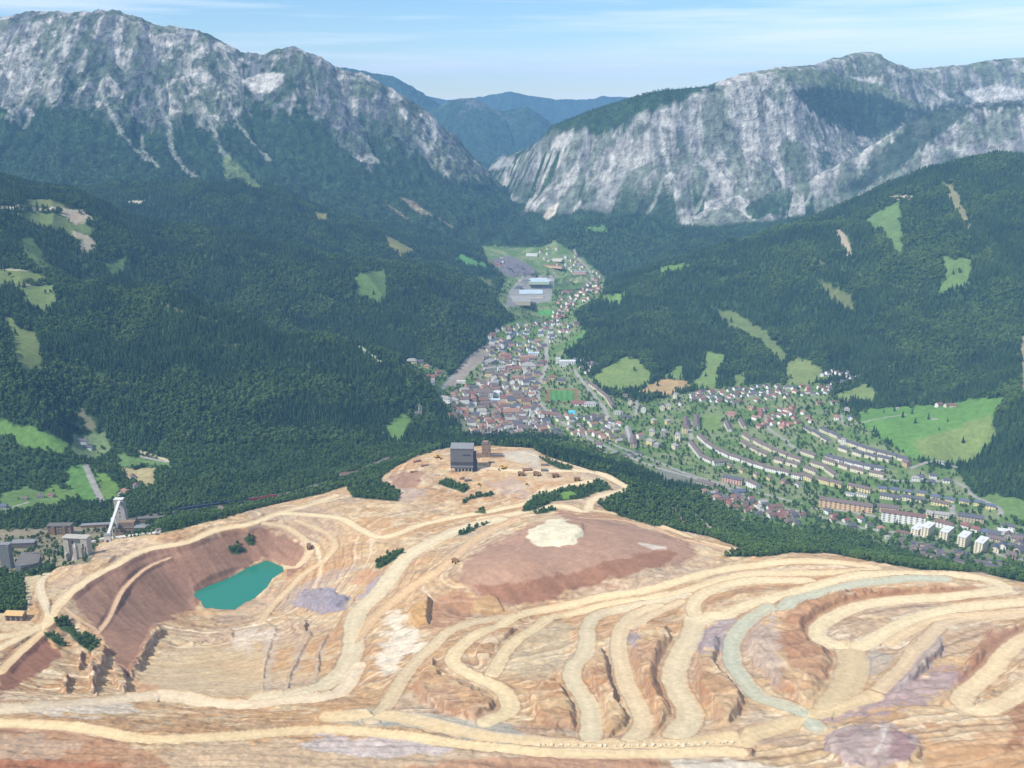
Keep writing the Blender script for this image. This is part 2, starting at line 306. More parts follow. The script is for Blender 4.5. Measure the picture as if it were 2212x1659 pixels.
ROADS = [  # polyline, half width m, colour, flatten
 (dd("-200 1400;0 1379;96 1352;115 1313;173 1267;250 1217;327 1186;404 1171;461 1148;538 1132;600 1109;673 1090;723 1071"), 8.5, (232, 208, 165)),
 (zl("0 1120;60 1060;150 980;230 900"), 7, (228, 200, 155)),
 (dd("211 1367;238 1329;269 1271;308 1232;365 1206"), 3.6, (216, 182, 145)),
 (zl("560 890;450 830;360 760"), 2.5, (205, 172, 138)),
 (dd("600 1109;660 1112;707 1116;742 1123;778 1145;814 1159;849 1155;902 1137;956 1123;1009 1113;1062 1104;1083 1099;1137 1087;1175 1065;1224 1050;1274 1040"), 7.5, (236, 214, 170)),
 (dd("1038 1122;1113 1109;1162 1099;1212 1094;1249 1102;1267 1102;1275 1087;1290 1074;1336 1062;1354 1055;1336 1042;1299 1025;1249 1017;1187 1017;1113 1017;1063 1012;1030 1008"), 8.5, (234, 212, 172)),
 (dd("1267 1102;1320 1108;1400 1134;1500 1163;1600 1190"), 5.5, (232, 205, 160)),
 (dd("1255 1118;1330 1124;1400 1140;1470 1162;1520 1175;1590 1195"), 4, (214, 176, 140)),
 (dd("560 1512;640 1502;700 1482;742 1446;760 1407;764 1354;778 1319;814 1283;849 1240;877 1205;920 1177;973 1152;1027 1134;1080 1122"), 13, (226, 208, 172)),
 (dd("762 1390;800 1345;849 1301;885 1272;938 1237;984 1201;1027 1166;1080 1137;1115 1123"), 7.5, (222, 188, 145)),
 (dd("800 1556;831 1525;867 1471;892 1436;934 1397;963 1368;1009 1347;1070 1338;1110 1332"), 8, (224, 200, 160)),
 (dd("1048 1560;1090 1542;1101 1521;1080 1489;1027 1464;991 1446;977 1425;991 1400;1027 1372;1080 1347;1169 1322;1275 1297;1382 1276;1497 1246;1604 1226;1710 1212;1817 1217;1888 1228"), 9, (234, 210, 165)),
 (dd("1062 1457;1080 1425;1098 1400;1133 1368;1186 1340;1240 1326;1346 1301;1420 1290;1497 1272;1568 1251;1640 1240;1782 1237;1888 1230"), 8, (230, 206, 162)),
 (dd("1275 1600;1275 1549;1265 1514;1240 1478;1236 1443;1261 1414;1268 1382;1268 1354;1289 1333;1346 1316;1420 1298;1480 1284"), 9.5, (222, 204, 168)),
 (dd("1364 1600;1389 1567;1378 1528;1357 1489;1346 1453;1336 1407;1336 1379;1346 1352;1372 1330;1420 1310"), 9.5, (228, 204, 164)),
 (dd("1364 1354;1417 1325;1470 1300"), 7, (226, 200, 160)),
 (dd("1462 1590;1490 1542;1465 1496;1455 1461;1469 1414;1490 1379;1501 1340"), 12.5, (226, 206, 168)),
 (dd("1505 1345;1533 1333;1568 1329;1583 1320;1640 1301;1710 1283;1782 1262;1853 1244;1959 1240;2066 1244;2137 1255;2168 1272;2101 1283;2030 1290;1924 1299;1853 1311;1799 1333;1767 1358;1771 1379;1799 1393;1835 1400;1870 1390;1924 1361;1995 1333;2101 1311;2300 1290"), 10.5, (233, 212, 170)),
 (dd("1501 1330;1496 1311;1515 1286;1568 1265;1640 1255;1746 1255"), 9.5, (232, 210, 168)),
 (dd("1760 1570;1721 1535;1640 1507;1611 1475;1586 1443;1579 1414;1583 1382;1604 1354;1640 1326;1710 1301;1782 1279;1853 1262;1959 1250;2040 1250"), 9.5, (198, 196, 170)),
 (dd("1835 1400;1840 1440;1825 1490;1790 1530"), 15, (216, 192, 150)),
 (dd("2260 1365;2212 1379;2172 1411;2137 1453;2094 1489;2076 1507;2083 1526;2119 1533;2158 1521;2212 1492;2300 1440"), 9.5, (234, 208, 165)),
 (dd("1924 1390;1950 1370;2020 1340;2120 1330;2300 1315"), 8, (226, 198, 156)),
 (dd("1900 1490;1925 1465;1950 1440;1990 1390;2050 1345;2140 1330;2300 1322"), 8, (220, 194, 156)),
 (dd("560 1290;600 1230;640 1225;665 1195;660 1170;620 1140;570 1130"), 6.5, (226, 198, 156)),
 (dd("560 1345;600 1300;650 1245;700 1210;722 1175;700 1150;640 1125"), 5.5, (222, 194, 152)),
 (dd("-200 1545;0 1530;154 1518;346 1511;500 1522;615 1513;731 1494;770 1440"), 10, (232, 210, 176)),
 (dd("0 1400;60 1370;96 1352"), 8, (230, 206, 164)),
 (dd("110 1330;95 1300;85 1265;100 1240"), 6, (224, 206, 172)),
 (dd("707 1549;849 1550;991 1578;1098 1599;1240 1611;1417 1612;1533 1603;1604 1594;1675 1574;1746 1549;1817 1525;1888 1505"), 9, (222, 196, 152)),
 (dd("-300 1560;-50 1562;150 1572;330 1596;500 1590;700 1580;850 1588;1000 1608;1200 1626;1400 1630;1600 1626"), 6.5, (230, 205, 160)),
 (dd("1120 975;1180 990;1250 1010;1300 1025"), 3, (224, 204, 168)),
]
RD = np.full(Z.size, 1e9); RZ = np.zeros(Z.size); RW = np.ones(Z.size); RC = np.zeros((Z.size, 3))
def road_dist(pl, hw, reach):
    p = smooth(pl)
    X, Y, z = hit(p[:, 0], p[:, 1])
    for _ in range(3): z[1:-1] = (z[:-2]+2*z[1:-1]+z[2:])/4
    y0, y1 = Y.min()-reach, Y.max()+reach
    r0, r1 = np.searchsorted(yy, y0), np.searchsorted(yy, y1)
    gx, gy = GX[r0:r1], GY[r0:r1]
    m = (gx > X.min()-reach) & (gx < X.max()+reach)
    idx = np.nonzero(m.ravel())[0]+r0*NC
    x, y = GX.ravel()[idx], GY.ravel()[idx]
    d = np.full(len(idx), 1e9); zz = np.zeros(len(idx)); side = np.zeros(len(idx))
    for i in range(len(X)-1):
        a = np.array([X[i], Y[i]]); e = np.array([X[i+1], Y[i+1]])-a; L2 = max(e @ e, 1e-6)
        if L2 > 250**2: continue
        m = (np.abs(x-a[0]-e[0]/2) < reach+abs(e[0])/2) & (np.abs(y-a[1]-e[1]/2) < reach+abs(e[1])/2)
        j = np.nonzero(m)[0]
        t = np.clip(((x[j]-a[0])*e[0]+(y[j]-a[1])*e[1])/L2, 0, 1)
        q = np.hypot(x[j]-a[0]-t*e[0], y[j]-a[1]-t*e[1])
        k = q < d[j]; jj = j[k]
        d[jj] = q[k]; zz[jj] = (z[i]+(z[i+1]-z[i])*t)[k]
        side[jj] = ((x[jj]-a[0])*e[1]-(y[jj]-a[1])*e[0])/math.sqrt(L2)
    return idx, d, zz, side
MINEM = np.zeros(Z.size); i_, s_ = sd(MINE, 6, (300, 2100)); MINEM[i_] = sst(s_/3+0.5)
for pl, hw, c in ROADS:
    hw = hw*0.92
    idx, d, zz, side = road_dist(pl, hw, hw*2.6)
    k = (d/hw) < (RD[idx]/RW[idx])
    d = d + (fbm(GX.ravel()[idx]/16, GY.ravel()[idx]/16, 3, 91)-0.5)*hw*0.36*np.clip(d/hw, 0, 1); k = (d/hw) < (RD[idx]/RW[idx])
    j = idx[k]; RD[j] = d[k]; RW[j] = hw; RZ[j] = zz[k]; RC[j] = S(c)*1.06*(1+0.05*np.cos(side[k]/hw*5.5))[:, None]*(1-0.08*sst((d[k]/hw-0.72)/0.25))[:, None]
f = sst((2.1-RD/RW)/1.0)
zf = Z.ravel()
roadz = RZ
zf += np.where(RD < 1e8, f*(roadz-zf), 0)
# berm along road edges
zf += np.where(RD < 1e8, 0.9*np.exp(-((RD/RW-1.12)/0.10)**2), 0)
Z = zf.reshape(Z.shape)
SMOOTH = np.zeros(Z.size)
for g in (zl("300 760;380 700;600 530;850 440;1000 400;1120 370;1330 310;1480 300;1650 380;1740 440;1720 540;1620 600;1590 520;1500 480;1430 560;1200 600;1090 680;1120 760;1000 810;870 870;720 1140;600 1000;540 900"), zl("-300 1400;0 1250;200 1140;350 1030;300 960;230 900;150 990;0 1110;-300 1300"), z5("540 1250;700 1150;1000 1000;1090 930;1200 840;1400 810;1700 850;1900 900;2212 990;2500 1080;2600 1200;2400 1260;2100 1330;1700 1430;1300 1560;1000 1650;850 1640;600 1500;530 1430"), z5("700 260;1200 260;1500 450;1700 560;1100 620;800 620;650 450")):
    i_, s_ = sd(g, 2); SMOOTH[i_] = np.maximum(SMOOTH[i_], sst(s_/8))
i_, s_ = sd(zl("850 1050;1050 960;1400 940;1960 860;1960 1100;1700 1290;1200 1270;740 1230;780 1130"), 2); SM2 = np.zeros(Z.size); SM2[i_] = sst(s_/14)*0.62
SMOOTH = np.maximum(SMOOTH, SM2*0.8)
ZB = Z.ravel().copy()
# worked rock between the roads: benches, gullies and rubble
rock = MINEM*sst((RD/RW-1.15)/0.9)*(1-0.88*SMOOTH)
x, y = GX.ravel(), GY.ravel()
j = np.nonzero(MINEM > 0)[0]
xx, yv = x[j], y[j]
nz1 = (fbm(xx/30, yv/24, 5, 61, 0.58)-0.5)*1.9; nz2 = fbm(xx/9, yv/9, 4, 71)-0.5
steps = 0
Z.ravel()[j] += rock[j]*(nz1*3.2 + nz2*2.6 + (ridged(xx/7, yv/6, 3, 73)-0.6)*0.8) + MINEM[j]*(fbm(xx/3.2, yv/3.2, 2, 77)-0.5)*0.35
zz = Z.ravel()[j]; st = 5.0; zw = ZB[j]+(fbm(xx/110, yv/110, 3, 83)-0.5)*9+(fbm(xx/14, yv/14, 3, 84)-0.5)*1.6; BAND = 0.6*vn(zw/2.3, xx/500, 5)+0.4*vn(zw/0.95, xx/300, 6); fr = (zw/st) % 1.0; FRm = np.zeros(Z.size); FRm[j] = np.exp(-((fr-0.80)/0.10)**2)*rock[j]
terr = zz-fr*st + sst((fr-0.6)/0.4)*st
Z.ravel()[j] += (terr-zz)*rock[j]*0.36*(1-SM2[j])*sst((fbm(xx/90, yv/90, 2, 81)-0.36)/0.12)
# smooth dump areas
U, V = proj(GX, GY, Z)
dZy = np.gradient(Z, axis=0)/np.gradient(yy)[:, None]; dZx = np.gradient(Z, axis=1)/(GY*(rr[1]-rr[0]))
SL = np.hypot(dZx, dZy).ravel()

C = np.zeros((Z.size, 3)); T = np.zeros(Z.size)          # colour, tree density
n1 = fbm(x/240, y/240, 4, 101); n2 = fbm(x/40, y/40, 4, 107); n3 = fbm(x/8, y/8, 3, 113)
gr = lambda c: S(c)
FLOORC = gr((58, 84, 46)); C[:] = FLOORC; T[:] = 1.0
C *= (0.8+0.5*n2)[:, None]
# --- mountains: forest below, rock above
lay = LAYER.ravel(); bs = BS.ravel(); bd = BD.ravel(); u_ = U.ravel(); v_ = V.ravel()
def blend(mask, c, idx=None):
    global C
    if idx is None: C += (np.asarray(c)-C)*mask[:, None]
    else: C[idx] += (np.asarray(c)-C[idx])*mask[:, None]
def rock_col(xx, yv, s, base=(200, 196, 186), dark=(124, 126, 126), green=(92, 108, 80)):
    a = 0.5*fbm(s/38, yv/300, 4, 201)+0.5*fbm(s/60, xx/55, 4, 203); b = fbm(xx/70, yv/70, 4, 207); c = fbm(xx/14, yv/24, 3, 211)
    f = sst((a-0.42)/0.14); k = S(dark)*(1-f)[:, None]+S(base)*f[:, None]
    g = sst((b-0.50)/0.06)*0.75; k = k*(1-g)[:, None]+S(green)*g[:, None]
    cr_ = ridged(xx/26, yv/60, 3, 215); c2 = fbm(xx/9+yv/11, yv/15, 3, 219); return k*(0.52+0.55*c+0.42*c2)[:, None]*(1-0.42*sst((cr_-0.76)/0.1))[:, None]  # darkens ridged crevice lines: their shadow is put into the rock colour
# left mountain
j = np.nonzero((lay == 1))[0]
bnd = np.interp(u_[j], [-300, 0, 60, 130, 200, 260, 330, 400, 470, 530, 650, 700, 800, 880, 940, 985, 1040, 1100, 1200], [260, 222, 200, 172, 190, 215, 245, 225, 232, 200, 212, 262, 300, 325, 345, 352, 330, 330, 330])
streak = ridged((bs[j]+(fbm(x[j]/300, y[j]/300, 3, 5)-0.5)*120)/120, bd[j]/1400, 4, 301)-0.55
rk = (bnd+30-v_[j])/75 + streak*4.6 + (n2[j]-0.5)*3.4 + (n1[j]-0.5)*1.5
fade = np.clip((v_[j]-bnd)/150, 0, 1)
rk -= np.where(v_[j] > bnd, fade*3.4, 0)
rk = sst(rk*0.9+0.5)
# grass and dwarf pine scattered in the rock
tuft = sst((fbm(x[j]/45, y[j]/45, 4, 331)-0.47)/0.08)*(0.25+0.65*sst((v_[j]-bnd+150)/130))*sst((u_[j]+100)/200+0.2)
blend(rk*(1-tuft*0.5), rock_col(x[j], y[j], bs[j]), j); T[j] = 1-rk
# right mountain
j = np.nonzero((lay == 2) | (lay == 3))[0]
cap = np.interp(u_[j], [1000, 1180, 1215, 1260, 1310, 1350, 1400, 1440, 1500, 1540, 1580, 1620, 1700, 1760, 1800], [420, 290, 280, 284, 284, 272, 240, 225, 205, 190, 100, 60, 60, 60, 60])
rk = (v_[j]-cap)/14 + (n2[j]-0.5)*3
leftmix = sst((1330-u_[j])/140)*sst((v_[j]-300)/60)
rk = np.minimum(rk, 1.2) - leftmix*(1.1+ (ridged(bs[j]/60, bd[j]/400, 3, 401)-0.62)*-7)
rk -= sst((v_[j]-np.interp(u_[j], [1000, 1180, 1290, 1500, 1650, 1800, 2212], [400, 448, 445, 476, 465, 440, 430]))/26)*2.2
gm = ridged(bs[j]/75, bd[j]/500, 3, 421)
rk -= sst((v_[j]-330)/120)*sst((0.64-gm)/0.12)*1.5
rk = sst(rk*0.8+0.4)
blend(rk, rock_col(x[j], y[j], bs[j]*0.8, (194, 191, 182), (148, 148, 144), (108, 122, 100)), j); T[j] = 1-rk
j = np.nonzero(lay == 5)[0]; rk = sst((fbm(x[j]/130, y[j]/130, 4, 431)-0.60)/0.05)*sst((400-bd[j])/300)
blend(rk*0.8, S((150, 150, 145)), j)
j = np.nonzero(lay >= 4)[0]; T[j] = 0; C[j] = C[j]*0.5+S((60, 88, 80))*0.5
j = np.nonzero((lay == 2) & (u_ > 1620) & (v_ < 190))[0]; g_ = sst((n2[j]-0.5)/0.1)*0.5; blend(g_, S((112, 128, 92)), j); T[j] = 0

def paint(poly, c, fe=3, tree=None, nz=0.0, k=1.0, ylim=None, yc=None, ns=1.0):
    idx, s = sd(poly, fe+8, ylim)
    nn = fbm(x[idx]/(14*ns), y[idx]/(14*ns), 4, 501)-0.5
    f = sst((s+nn*nz*2)/fe+0.5)*k
    cc = S(c)[None, :]*(0.84+0.32*n3[idx])[:, None]*(0.9+0.2*n2[idx])[:, None]
    if yc is not None:
        g = sst((n2[idx]-0.42)/0.2)[:, None]; cc = cc*(1-g)+S(yc)*g*(0.84+0.32*n3[idx])[:, None]
    C[idx] += (cc-C[idx])*f[:, None]
    if tree is not None: T[idx] += (tree-T[idx])*f
GRN, MEA, OLV, BRI = (112, 136, 70), (132, 146, 78), (140, 140, 84), (108, 138, 68)
def alp(p, c, **k): paint(p, c, fe=5, tree=0.0, nz=6, **k)
# alpine grass, scree and gullies on the mountains
alp(zd("640 200;980 210;1150 260;1350 300;1600 420;1720 420;1500 470;1300 440;1000 330;800 290"), (112, 128, 88), k=0.7)
paint(zd("790 330;1000 300;1150 320;1330 350;1500 430;1500 520;1300 640;1200 600;1100 560;1000 520;880 420"), (62, 82, 62), fe=8, tree=0.8, nz=14)
paint(zd("1500 440;1800 420;2212 390;2212 430;1900 450;1760 560;1600 680;1450 800;1300 900;1180 960;1150 900;1350 700;1480 560"), (60, 80, 60), fe=8, tree=0.8, nz=14, k=0.9)
paint(zd("750 640;830 640;900 760;900 940;830 990;800 860"), (98, 112, 86), fe=8, nz=10, k=0.8)
paint(zd("950 690;1040 700;1030 780;980 800"), (66, 86, 66), fe=6, nz=8, k=0.9)
paint(zd("90 560;150 580;150 700;100 680"), (70, 88, 72), fe=6, nz=8, k=0.8)
SCR = (214, 210, 200)
for g in (zd("1150 245;1320 250;1300 280;1200 268"), zd("1600 290;1680 320;1790 390;1700 370"), zd("1860 330;1960 320;2050 290;2212 330;2300 340;2212 385;2000 385;1940 400;1860 360"), za("1470 490;1600 440;1730 450;1720 500;1640 560;1540 570"), za("30 440;90 430;90 470;40 480")):
    paint(g, SCR, fe=4, tree=0, nz=4)
def strip(pl, hw, c, fe=0.5, tree=0.0, k=1.0, nz=1.0):
    idx, d, zz, side = road_dist(pl, hw, hw*2+6)
    f = sst((hw*(1+nz*(n3[idx]-0.5)) - d)/(hw*fe)+0.5)*k
    C[idx] += (S(c)[None, :]*(0.86+0.28*n3[idx])[:, None]-C[idx])*f[:, None]
    if tree is not None: T[idx] += (tree-T[idx])*f
for g, wd in ((za("620 500;630 600;680 700;740 810;830 920;960 1010"), 14), (za("960 520;975 650;1030 770;1040 900;1110 1010;1200 1090"), 17), (za("1230 640;1270 720;1310 800;1340 910;1400 960"), 13), (za("1390 570;1420 700;1500 820;1580 910;1650 975"), 11), (za("460 120;400 230;300 330;150 480;20 600"), 16), (zb("1440 730;1440 850;1400 1000;1350 1090"), 12), (zb("1390 880;1280 1000"), 9), (zb("2030 900;1990 1010;1930 1100"), 10), (zd("370 680;300 880;230 1040;170 1150"), 10), (zd("915 680;920 820;910 970;870 1040"), 8), (zb("1740 770;1720 980"), 8), (za("860 830;880 930;940 990"), 11)):
    strip(g, wd*0.75, (186, 188, 176), fe=1.2, nz=2.2, k=0.62)
paint(zb("1340 1115;1310 1100;1350 1040;1410 1010;1380 1090"), (226, 214, 192), fe=3, tree=0)
paint(za("1350 950;1400 950;1480 1020;1590 1140;1540 1150;1430 1080;1380 1120"), (120, 138, 84), fe=5, tree=0.1, nz=8)
paint(zb("990 800;1060 730;1130 740;1130 790;980 820"), (176, 176, 170), fe=5, tree=0, nz=8)
for g in (zb("440 980;520 1000;640 1090;560 1080"), zb("660 1095;780 1165;740 1160"), zb("340 1010;520 1120;470 1110")):
    paint(g, (150, 140, 112), fe=4, tree=0, nz=3)
# clearings and pastures on the hills
CL = [(zb("350 1200;440 1250;560 1320;440 1330;370 1290"), OLV), (zb("160 1450;350 1420;380 1560;300 1620;180 1580"), (92, 118, 66)), (zb("900 1460;1000 1480;1060 1580;960 1530"), (112, 122, 74)),
 (za("150 1210;300 1215;480 1275;170 1260"), (120, 128, 80)), (za("60 1290;480 1300;560 1400;500 1490;380 1400;240 1380;130 1320"), (112, 128, 76)), (za("100 1460;190 1450;290 1600;370 1640;240 1640;150 1560"), (104, 126, 72)),
 (za("1910 1290;2000 1300;1980 1350;1940 1340"), OLV),
 (ze("-200 60;0 90;190 100;320 170;60 190;-200 180"), (118, 132, 78)), (ze("110 200;320 180;350 280;260 350;180 320"), (116, 134, 80)), (ze("20 350;60 380;130 450;230 480;240 600;260 700;150 720;100 690;70 480;20 400"), (120, 134, 80)), (ze("640 60;760 20;760 90;680 140"), (92, 120, 66)),
 (ze("-200 950;0 1000;80 1040;180 1030;250 1080;420 1150;380 1230;280 1190;180 1180;60 1110;-200 1050"), (108, 142, 74)),
 (ze("430 1290;510 1270;560 1400;600 1520;480 1500;400 1380"), (100, 138, 72)), (ze("530 1290;640 1330;700 1380;740 1420;690 1500;640 1500;590 1380"), BRI), (ze("270 1420;340 1390;420 1500;260 1540"), BRI), (ze("380 1430;450 1420;480 1500;430 1500"), (110, 138, 76)),
 (ze("740 1300;940 1300;940 1400;830 1400"), (172, 158, 116)), (ze("690 1200;900 1250;1030 1260;1040 1290;740 1290"), (104, 132, 78)), (ze("450 1100;640 1080;680 1180;560 1240;430 1200"), (120, 140, 96)),
 (dd("1278 815;1345 770;1375 775;1410 812;1400 832;1340 848;1300 840"), (128, 148, 84)), (dd("1432 815;1470 788;1480 820"), (118, 144, 78)), (dd("1372 850;1432 818;1480 820;1492 835;1440 856"), (186, 158, 112)), (dd("1492 830;1520 800;1525 762;1568 765;1555 800;1545 838;1510 842"), (124, 146, 84)),
 (dd("1580 820;1610 795;1610 830;1590 838"), (120, 140, 84)), (dd("1695 790;1720 768;1770 790;1790 820;1730 840;1700 835"), (126, 140, 84)), (dd("1790 862;1870 828;1895 850;1885 872;1810 862"), (128, 146, 86)),
 (dd("1838 905;1870 882;1950 878;2050 875;2100 862;2175 860;2150 890;2148 905;2140 950;2100 1000;2060 1005;1960 990;1920 960;1880 930;1850 915"), (106, 146, 72)),
 (dd("1965 955;2060 925;2140 895;2148 940;2090 1002;2000 992"), (128, 146, 84)),
 (dd("1858 480;1908 452;1945 430;1952 560;1925 530;1900 500"), (108, 134, 78)), (dd("2035 395;2060 400;2100 490;2095 500;2070 470"), (140, 138, 104)), (dd("2035 555;2100 560;2090 620;2025 632;2045 600"), (106, 132, 76)), (dd("2204 730;2220 720;2260 850;2204 860"), (150, 140, 112)),
 (dd("1530 660;1600 680;1660 720;1700 765;1690 790;1640 740;1570 700"), (112, 128, 78)), (dd("1760 600;1840 640;1850 680;1800 650"), (112, 120, 76)), (dd("1800 500;1830 510;1838 545;1825 540"), (140, 138, 104)),
 (dd("1425 578;1480 568;1490 575;1440 590;1425 600"), BRI), (dd("1305 650;1330 635;1360 630;1340 655"), (116, 150, 80)), (dd("1262 490;1305 490;1310 500;1270 498"), (104, 140, 80)), (dd("1290 655;1300 640;1320 640"), GRN),
 (dd("980 560;1000 550;1050 570;1050 580;1010 575"), (100, 150, 84)), (dd("1045 540;1090 535;1160 550;1170 560;1110 562;1060 552"), (112, 146, 84)), (dd("1205 735;1250 715;1280 715;1215 765"), (108, 150, 80)),
 (dd("830 925;870 890;892 910;870 950;845 955"), (112, 146, 78)), (dd("858 825;885 820;880 842"), (112, 140, 78)), (dd("2080 1080;2150 1068;2212 1080;2260 1150;2150 1160;2100 1120;2070 1090"), (110, 136, 76)), (dd("1950 1010;2060 1015;2120 1080;2060 1075;1960 1060"), (112, 140, 80)),
 (dd("0 1062;60 1050;130 1080;60 1100;0 1110"), (108, 136, 78)), (dd("1480 1035;1520 1045;1580 1075;1560 1090;1500 1062"), (98, 140, 76)), (dd("2180 1115;2300 1130;2300 1170;2190 1150"), (108, 136, 78))]
for g, c in CL: paint(g, c, fe=4, tree=0.02, nz=8, yc=tuple(int(a*1.04) for a in c))
# the town: gardens, streets, roofs come later
TOWNS = [dd("895 775;960 800;985 830;1040 760;1090 700;1115 690;1070 650;1090 600;1050 560;1040 530;1170 535;1200 520;1260 560;1310 600;1300 640;1240 680;1260 715;1215 760;1260 800;1300 850;1380 870;1500 845;1620 830;1780 830;1800 860;1850 905;1900 950;1990 1000;2070 1020;2110 1085;2160 1110;2212 1130;2350 1180;2350 1330;2212 1250;2100 1225;2000 1190;1900 1180;1850 1150;1740 1150;1600 1130;1500 1060;1410 1030;1350 1000;1250 960;1150 935;1000 940;980 900;950 870;920 820;860 790")]
for g in TOWNS: paint(g, (106, 134, 74), fe=4, tree=0.24, nz=6, yc=(136, 148, 104))
paint(dd("1050 780;1170 770;1160 870;1180 930;1000 940;960 880;1020 830"), (148, 142, 130), fe=8, tree=0.16, nz=12, k=0.6)
paint(dd("955 835;1010 770;1070 730;1090 735;1020 800;985 835"), (168, 156, 140), fe=2, tree=0)
paint(dd("1065 560;1100 552;1150 575;1160 590;1110 600;1080 590"), (128, 124, 126), fe=4, tree=0, nz=4)
paint(dd("1128 595;1200 595;1190 650;1090 665;1100 630"), (160, 158, 152), fe=3, tree=0)
paint(z1("1480 1370;1800 1360;1800 1500;1480 1500"), (150, 110, 84), fe=2, tree=0); 
for i in range(9): a = 1515+i*28; paint(z1(f"{a} 1375;{a+28} 1375;{a+28} 1490;{a} 1490"), (98, 150, 82) if i % 2 else (84, 136, 74), fe=0.8, tree=0)
paint(z1("1390 570;1560 560;1560 610;1390 610"), (92, 160, 84), fe=2, tree=0)
paint(z2("1240 700;1400 700;1380 880;1230 880"), (126, 150, 84), fe=2, tree=0)
paint(z2("750 1240;1150 1290;1160 1400;1000 1450;820 1400"), (136, 138, 122), fe=3, tree=0.03, nz=3)
paint(z1("1710 1580;1780 1580;1780 1620;1710 1620"), (110, 205, 225), fe=1, tree=0)
paint(dd("1900 1178;2020 1205;2212 1250;2100 1235;1990 1212"), (120, 112, 108), fe=3, tree=0.0, nz=3, k=0.7)
ST = (168, 164, 156)
for g, wd in ((dd("1180 735;1180 790;1165 830;1165 870;1200 900;1250 935;1330 975;1420 1010;1560 1050;1660 1090;1750 1110;1860 1140;2000 1160;2212 1210"), 6), (dd("1180 735;1200 690;1240 650;1280 600;1250 560;1240 540"), 5), (dd("1240 800;1280 850;1310 890;1320 925"), 5), (z2("1170 500;1180 460;1300 460;1400 470;1480 530"), 4), (z2("1850 700;1900 850;2050 950;2212 1100"), 4), (z3("400 490;440 600;560 590;800 540;1040 505"), 3), (z3("800 1140;1050 1160;1540 1170;1700 1300;1960 1420;1980 1500"), 4), (z3("1100 1030;1290 970;1540 1020"), 3.5), (z3("120 1430;400 1450;700 1500;1000 1560"), 5),
              (dd("100 1290;90 1260"), 3), (dd("300 985;330 992;362 998"), 3), (dd("185 1005;200 1040;222 1088"), 6), (dd("0 1103;60 1085"), 3), (z3("1260 540;1350 550"), 4), (z2("30 820;260 980;700 1150;1150 1330;1740 1480;2212 1600"), 5), (z1("430 1360;530 1230"), 5), (z3("1500 1400;1510 1520"), 5), (z2("550 560;550 700"), 5), (z2("1090 750;1110 950"), 5)):
    strip(g, wd, ST, tree=0.0, nz=0.4)
for g, wd, c in ((za("0 1265;300 1270;590 1298"), 9, (196, 186, 164)), (za("410 1305;540 1320;450 1340"), 20, (188, 172, 146)), (za("470 1430;540 1460;510 1510"), 16, (190, 178, 150)), (za("700 1222;870 1230"), 8, (196, 186, 168)), (ze("0 195;150 185;310 165"), 4, (190, 180, 158)), (ze("0 90;190 98"), 3, (190, 180, 158)), (ze("380 110;420 140;490 170"), 9, (176, 168, 150)), (zd("1400 985;1520 985"), 12, (196, 176, 152)), (zd("1080 1180;1120 1240;1150 1330"), 9, (178, 166, 140)), (ze("500 980;560 1050"), 9, (128, 128, 100)),
                 (ze("820 1190;1030 1255"), 3.5, (196, 184, 150)), (dd("768 742;790 760;820 782"), 8, (196, 200, 170)), (z5("2000 590;2100 700;2140 720"), 2, (180, 140, 110))):
    strip(g, wd, c, tree=0.0, nz=1.2)
for g in (ze('560 170;700 210;860 250;1050 330;1300 400;1500 430'), ze('1100 620;1300 560;1500 560;1750 640;1900 700'), ze('300 620;460 700;640 760;900 800'), zd('900 1350;1100 1420;1350 1500;1600 1560'), zd('1900 1100;1950 1250;2100 1400;2212 1450'), za('700 1400;1000 1450;1300 1500;1600 1480'), dd('1350 690;1450 720;1560 740;1650 700'), zb('100 1380;400 1480;700 1600')): strip(g, 3.5, (120, 118, 88), tree=0.25, k=0.75, nz=1.5)
# railway and plant yard in the left valley
strip(dd("-100 1172;60 1150;200 1140;340 1112;450 1098;560 1082;640 1062;760 1025;840 990"), 13, (120, 112, 104), tree=0, nz=0.3)
paint(dd("-100 1150;80 1140;330 1130;350 1160;330 1175;210 1190;200 1215;120 1225;60 1240;-100 1240"), (164, 152, 124), fe=5, tree=0.08, nz=8, k=0.8)
paint(dd("-100 1240;20 1240;70 1262;60 1330;-100 1330"), (60, 80, 50), fe=4, tree=1, nz=4)
paint(dd("50 1245;110 1240;100 1290;105 1330;60 1345;-100 1350;-100 1325;60 1325"), (206, 188, 150), fe=3, tree=0, nz=3)
paint(dd("0 1335;60 1320;60 1345;0 1350"), (208, 180, 140), fe=3, tree=0, nz=3)
paint(dd("110 1235;140 1232;158 1260;130 1290;100 1290"), (60, 80, 50), fe=4, tree=1, nz=4)

# --- the mine
j = np.nonzero(MINEM > 0)[0]
xx, yv = x[j], y[j]
sl = SL[j]
big = fbm(xx/120+yv/300, yv/90, 4, 601); med = fbm(xx/26, yv/22, 4, 607); fin = fbm(xx/5, yv/5, 3, 613); stri = fbm((xx*0.4+yv*0.9)/7, (xx*0.9-yv*0.4)/60, 3, 617)
sand, orange, brown, pale, purple = [S(c) for c in ((208, 176, 134), (200, 156, 110), (160, 118, 88), (226, 206, 170), (186, 164, 150))]
mc = sand[None, :].repeat(len(j), 0)
def mixin(f, c):
    global mc
    mc = mc + (c-mc)*f[:, None]
mixin(sst((big-0.46)/0.16)*0.7, orange)
mixin(sst((med-0.55)/0.12)*0.5, pale)
mixin(sst((0.44-big)/0.1)*0.35, purple)
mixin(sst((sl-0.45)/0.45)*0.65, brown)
mixin(sst((sl-0.75)/0.5)*0.45*sst((stri-0.42)/0.12), S((196, 180, 160)))
mixin(sst((stri-0.60)/0.08)*0.35, S((150, 132, 118)))
mixin(sst((0.40-BAND)/0.25)*0.55*(1-SMOOTH[j]), S((178, 138, 104)))
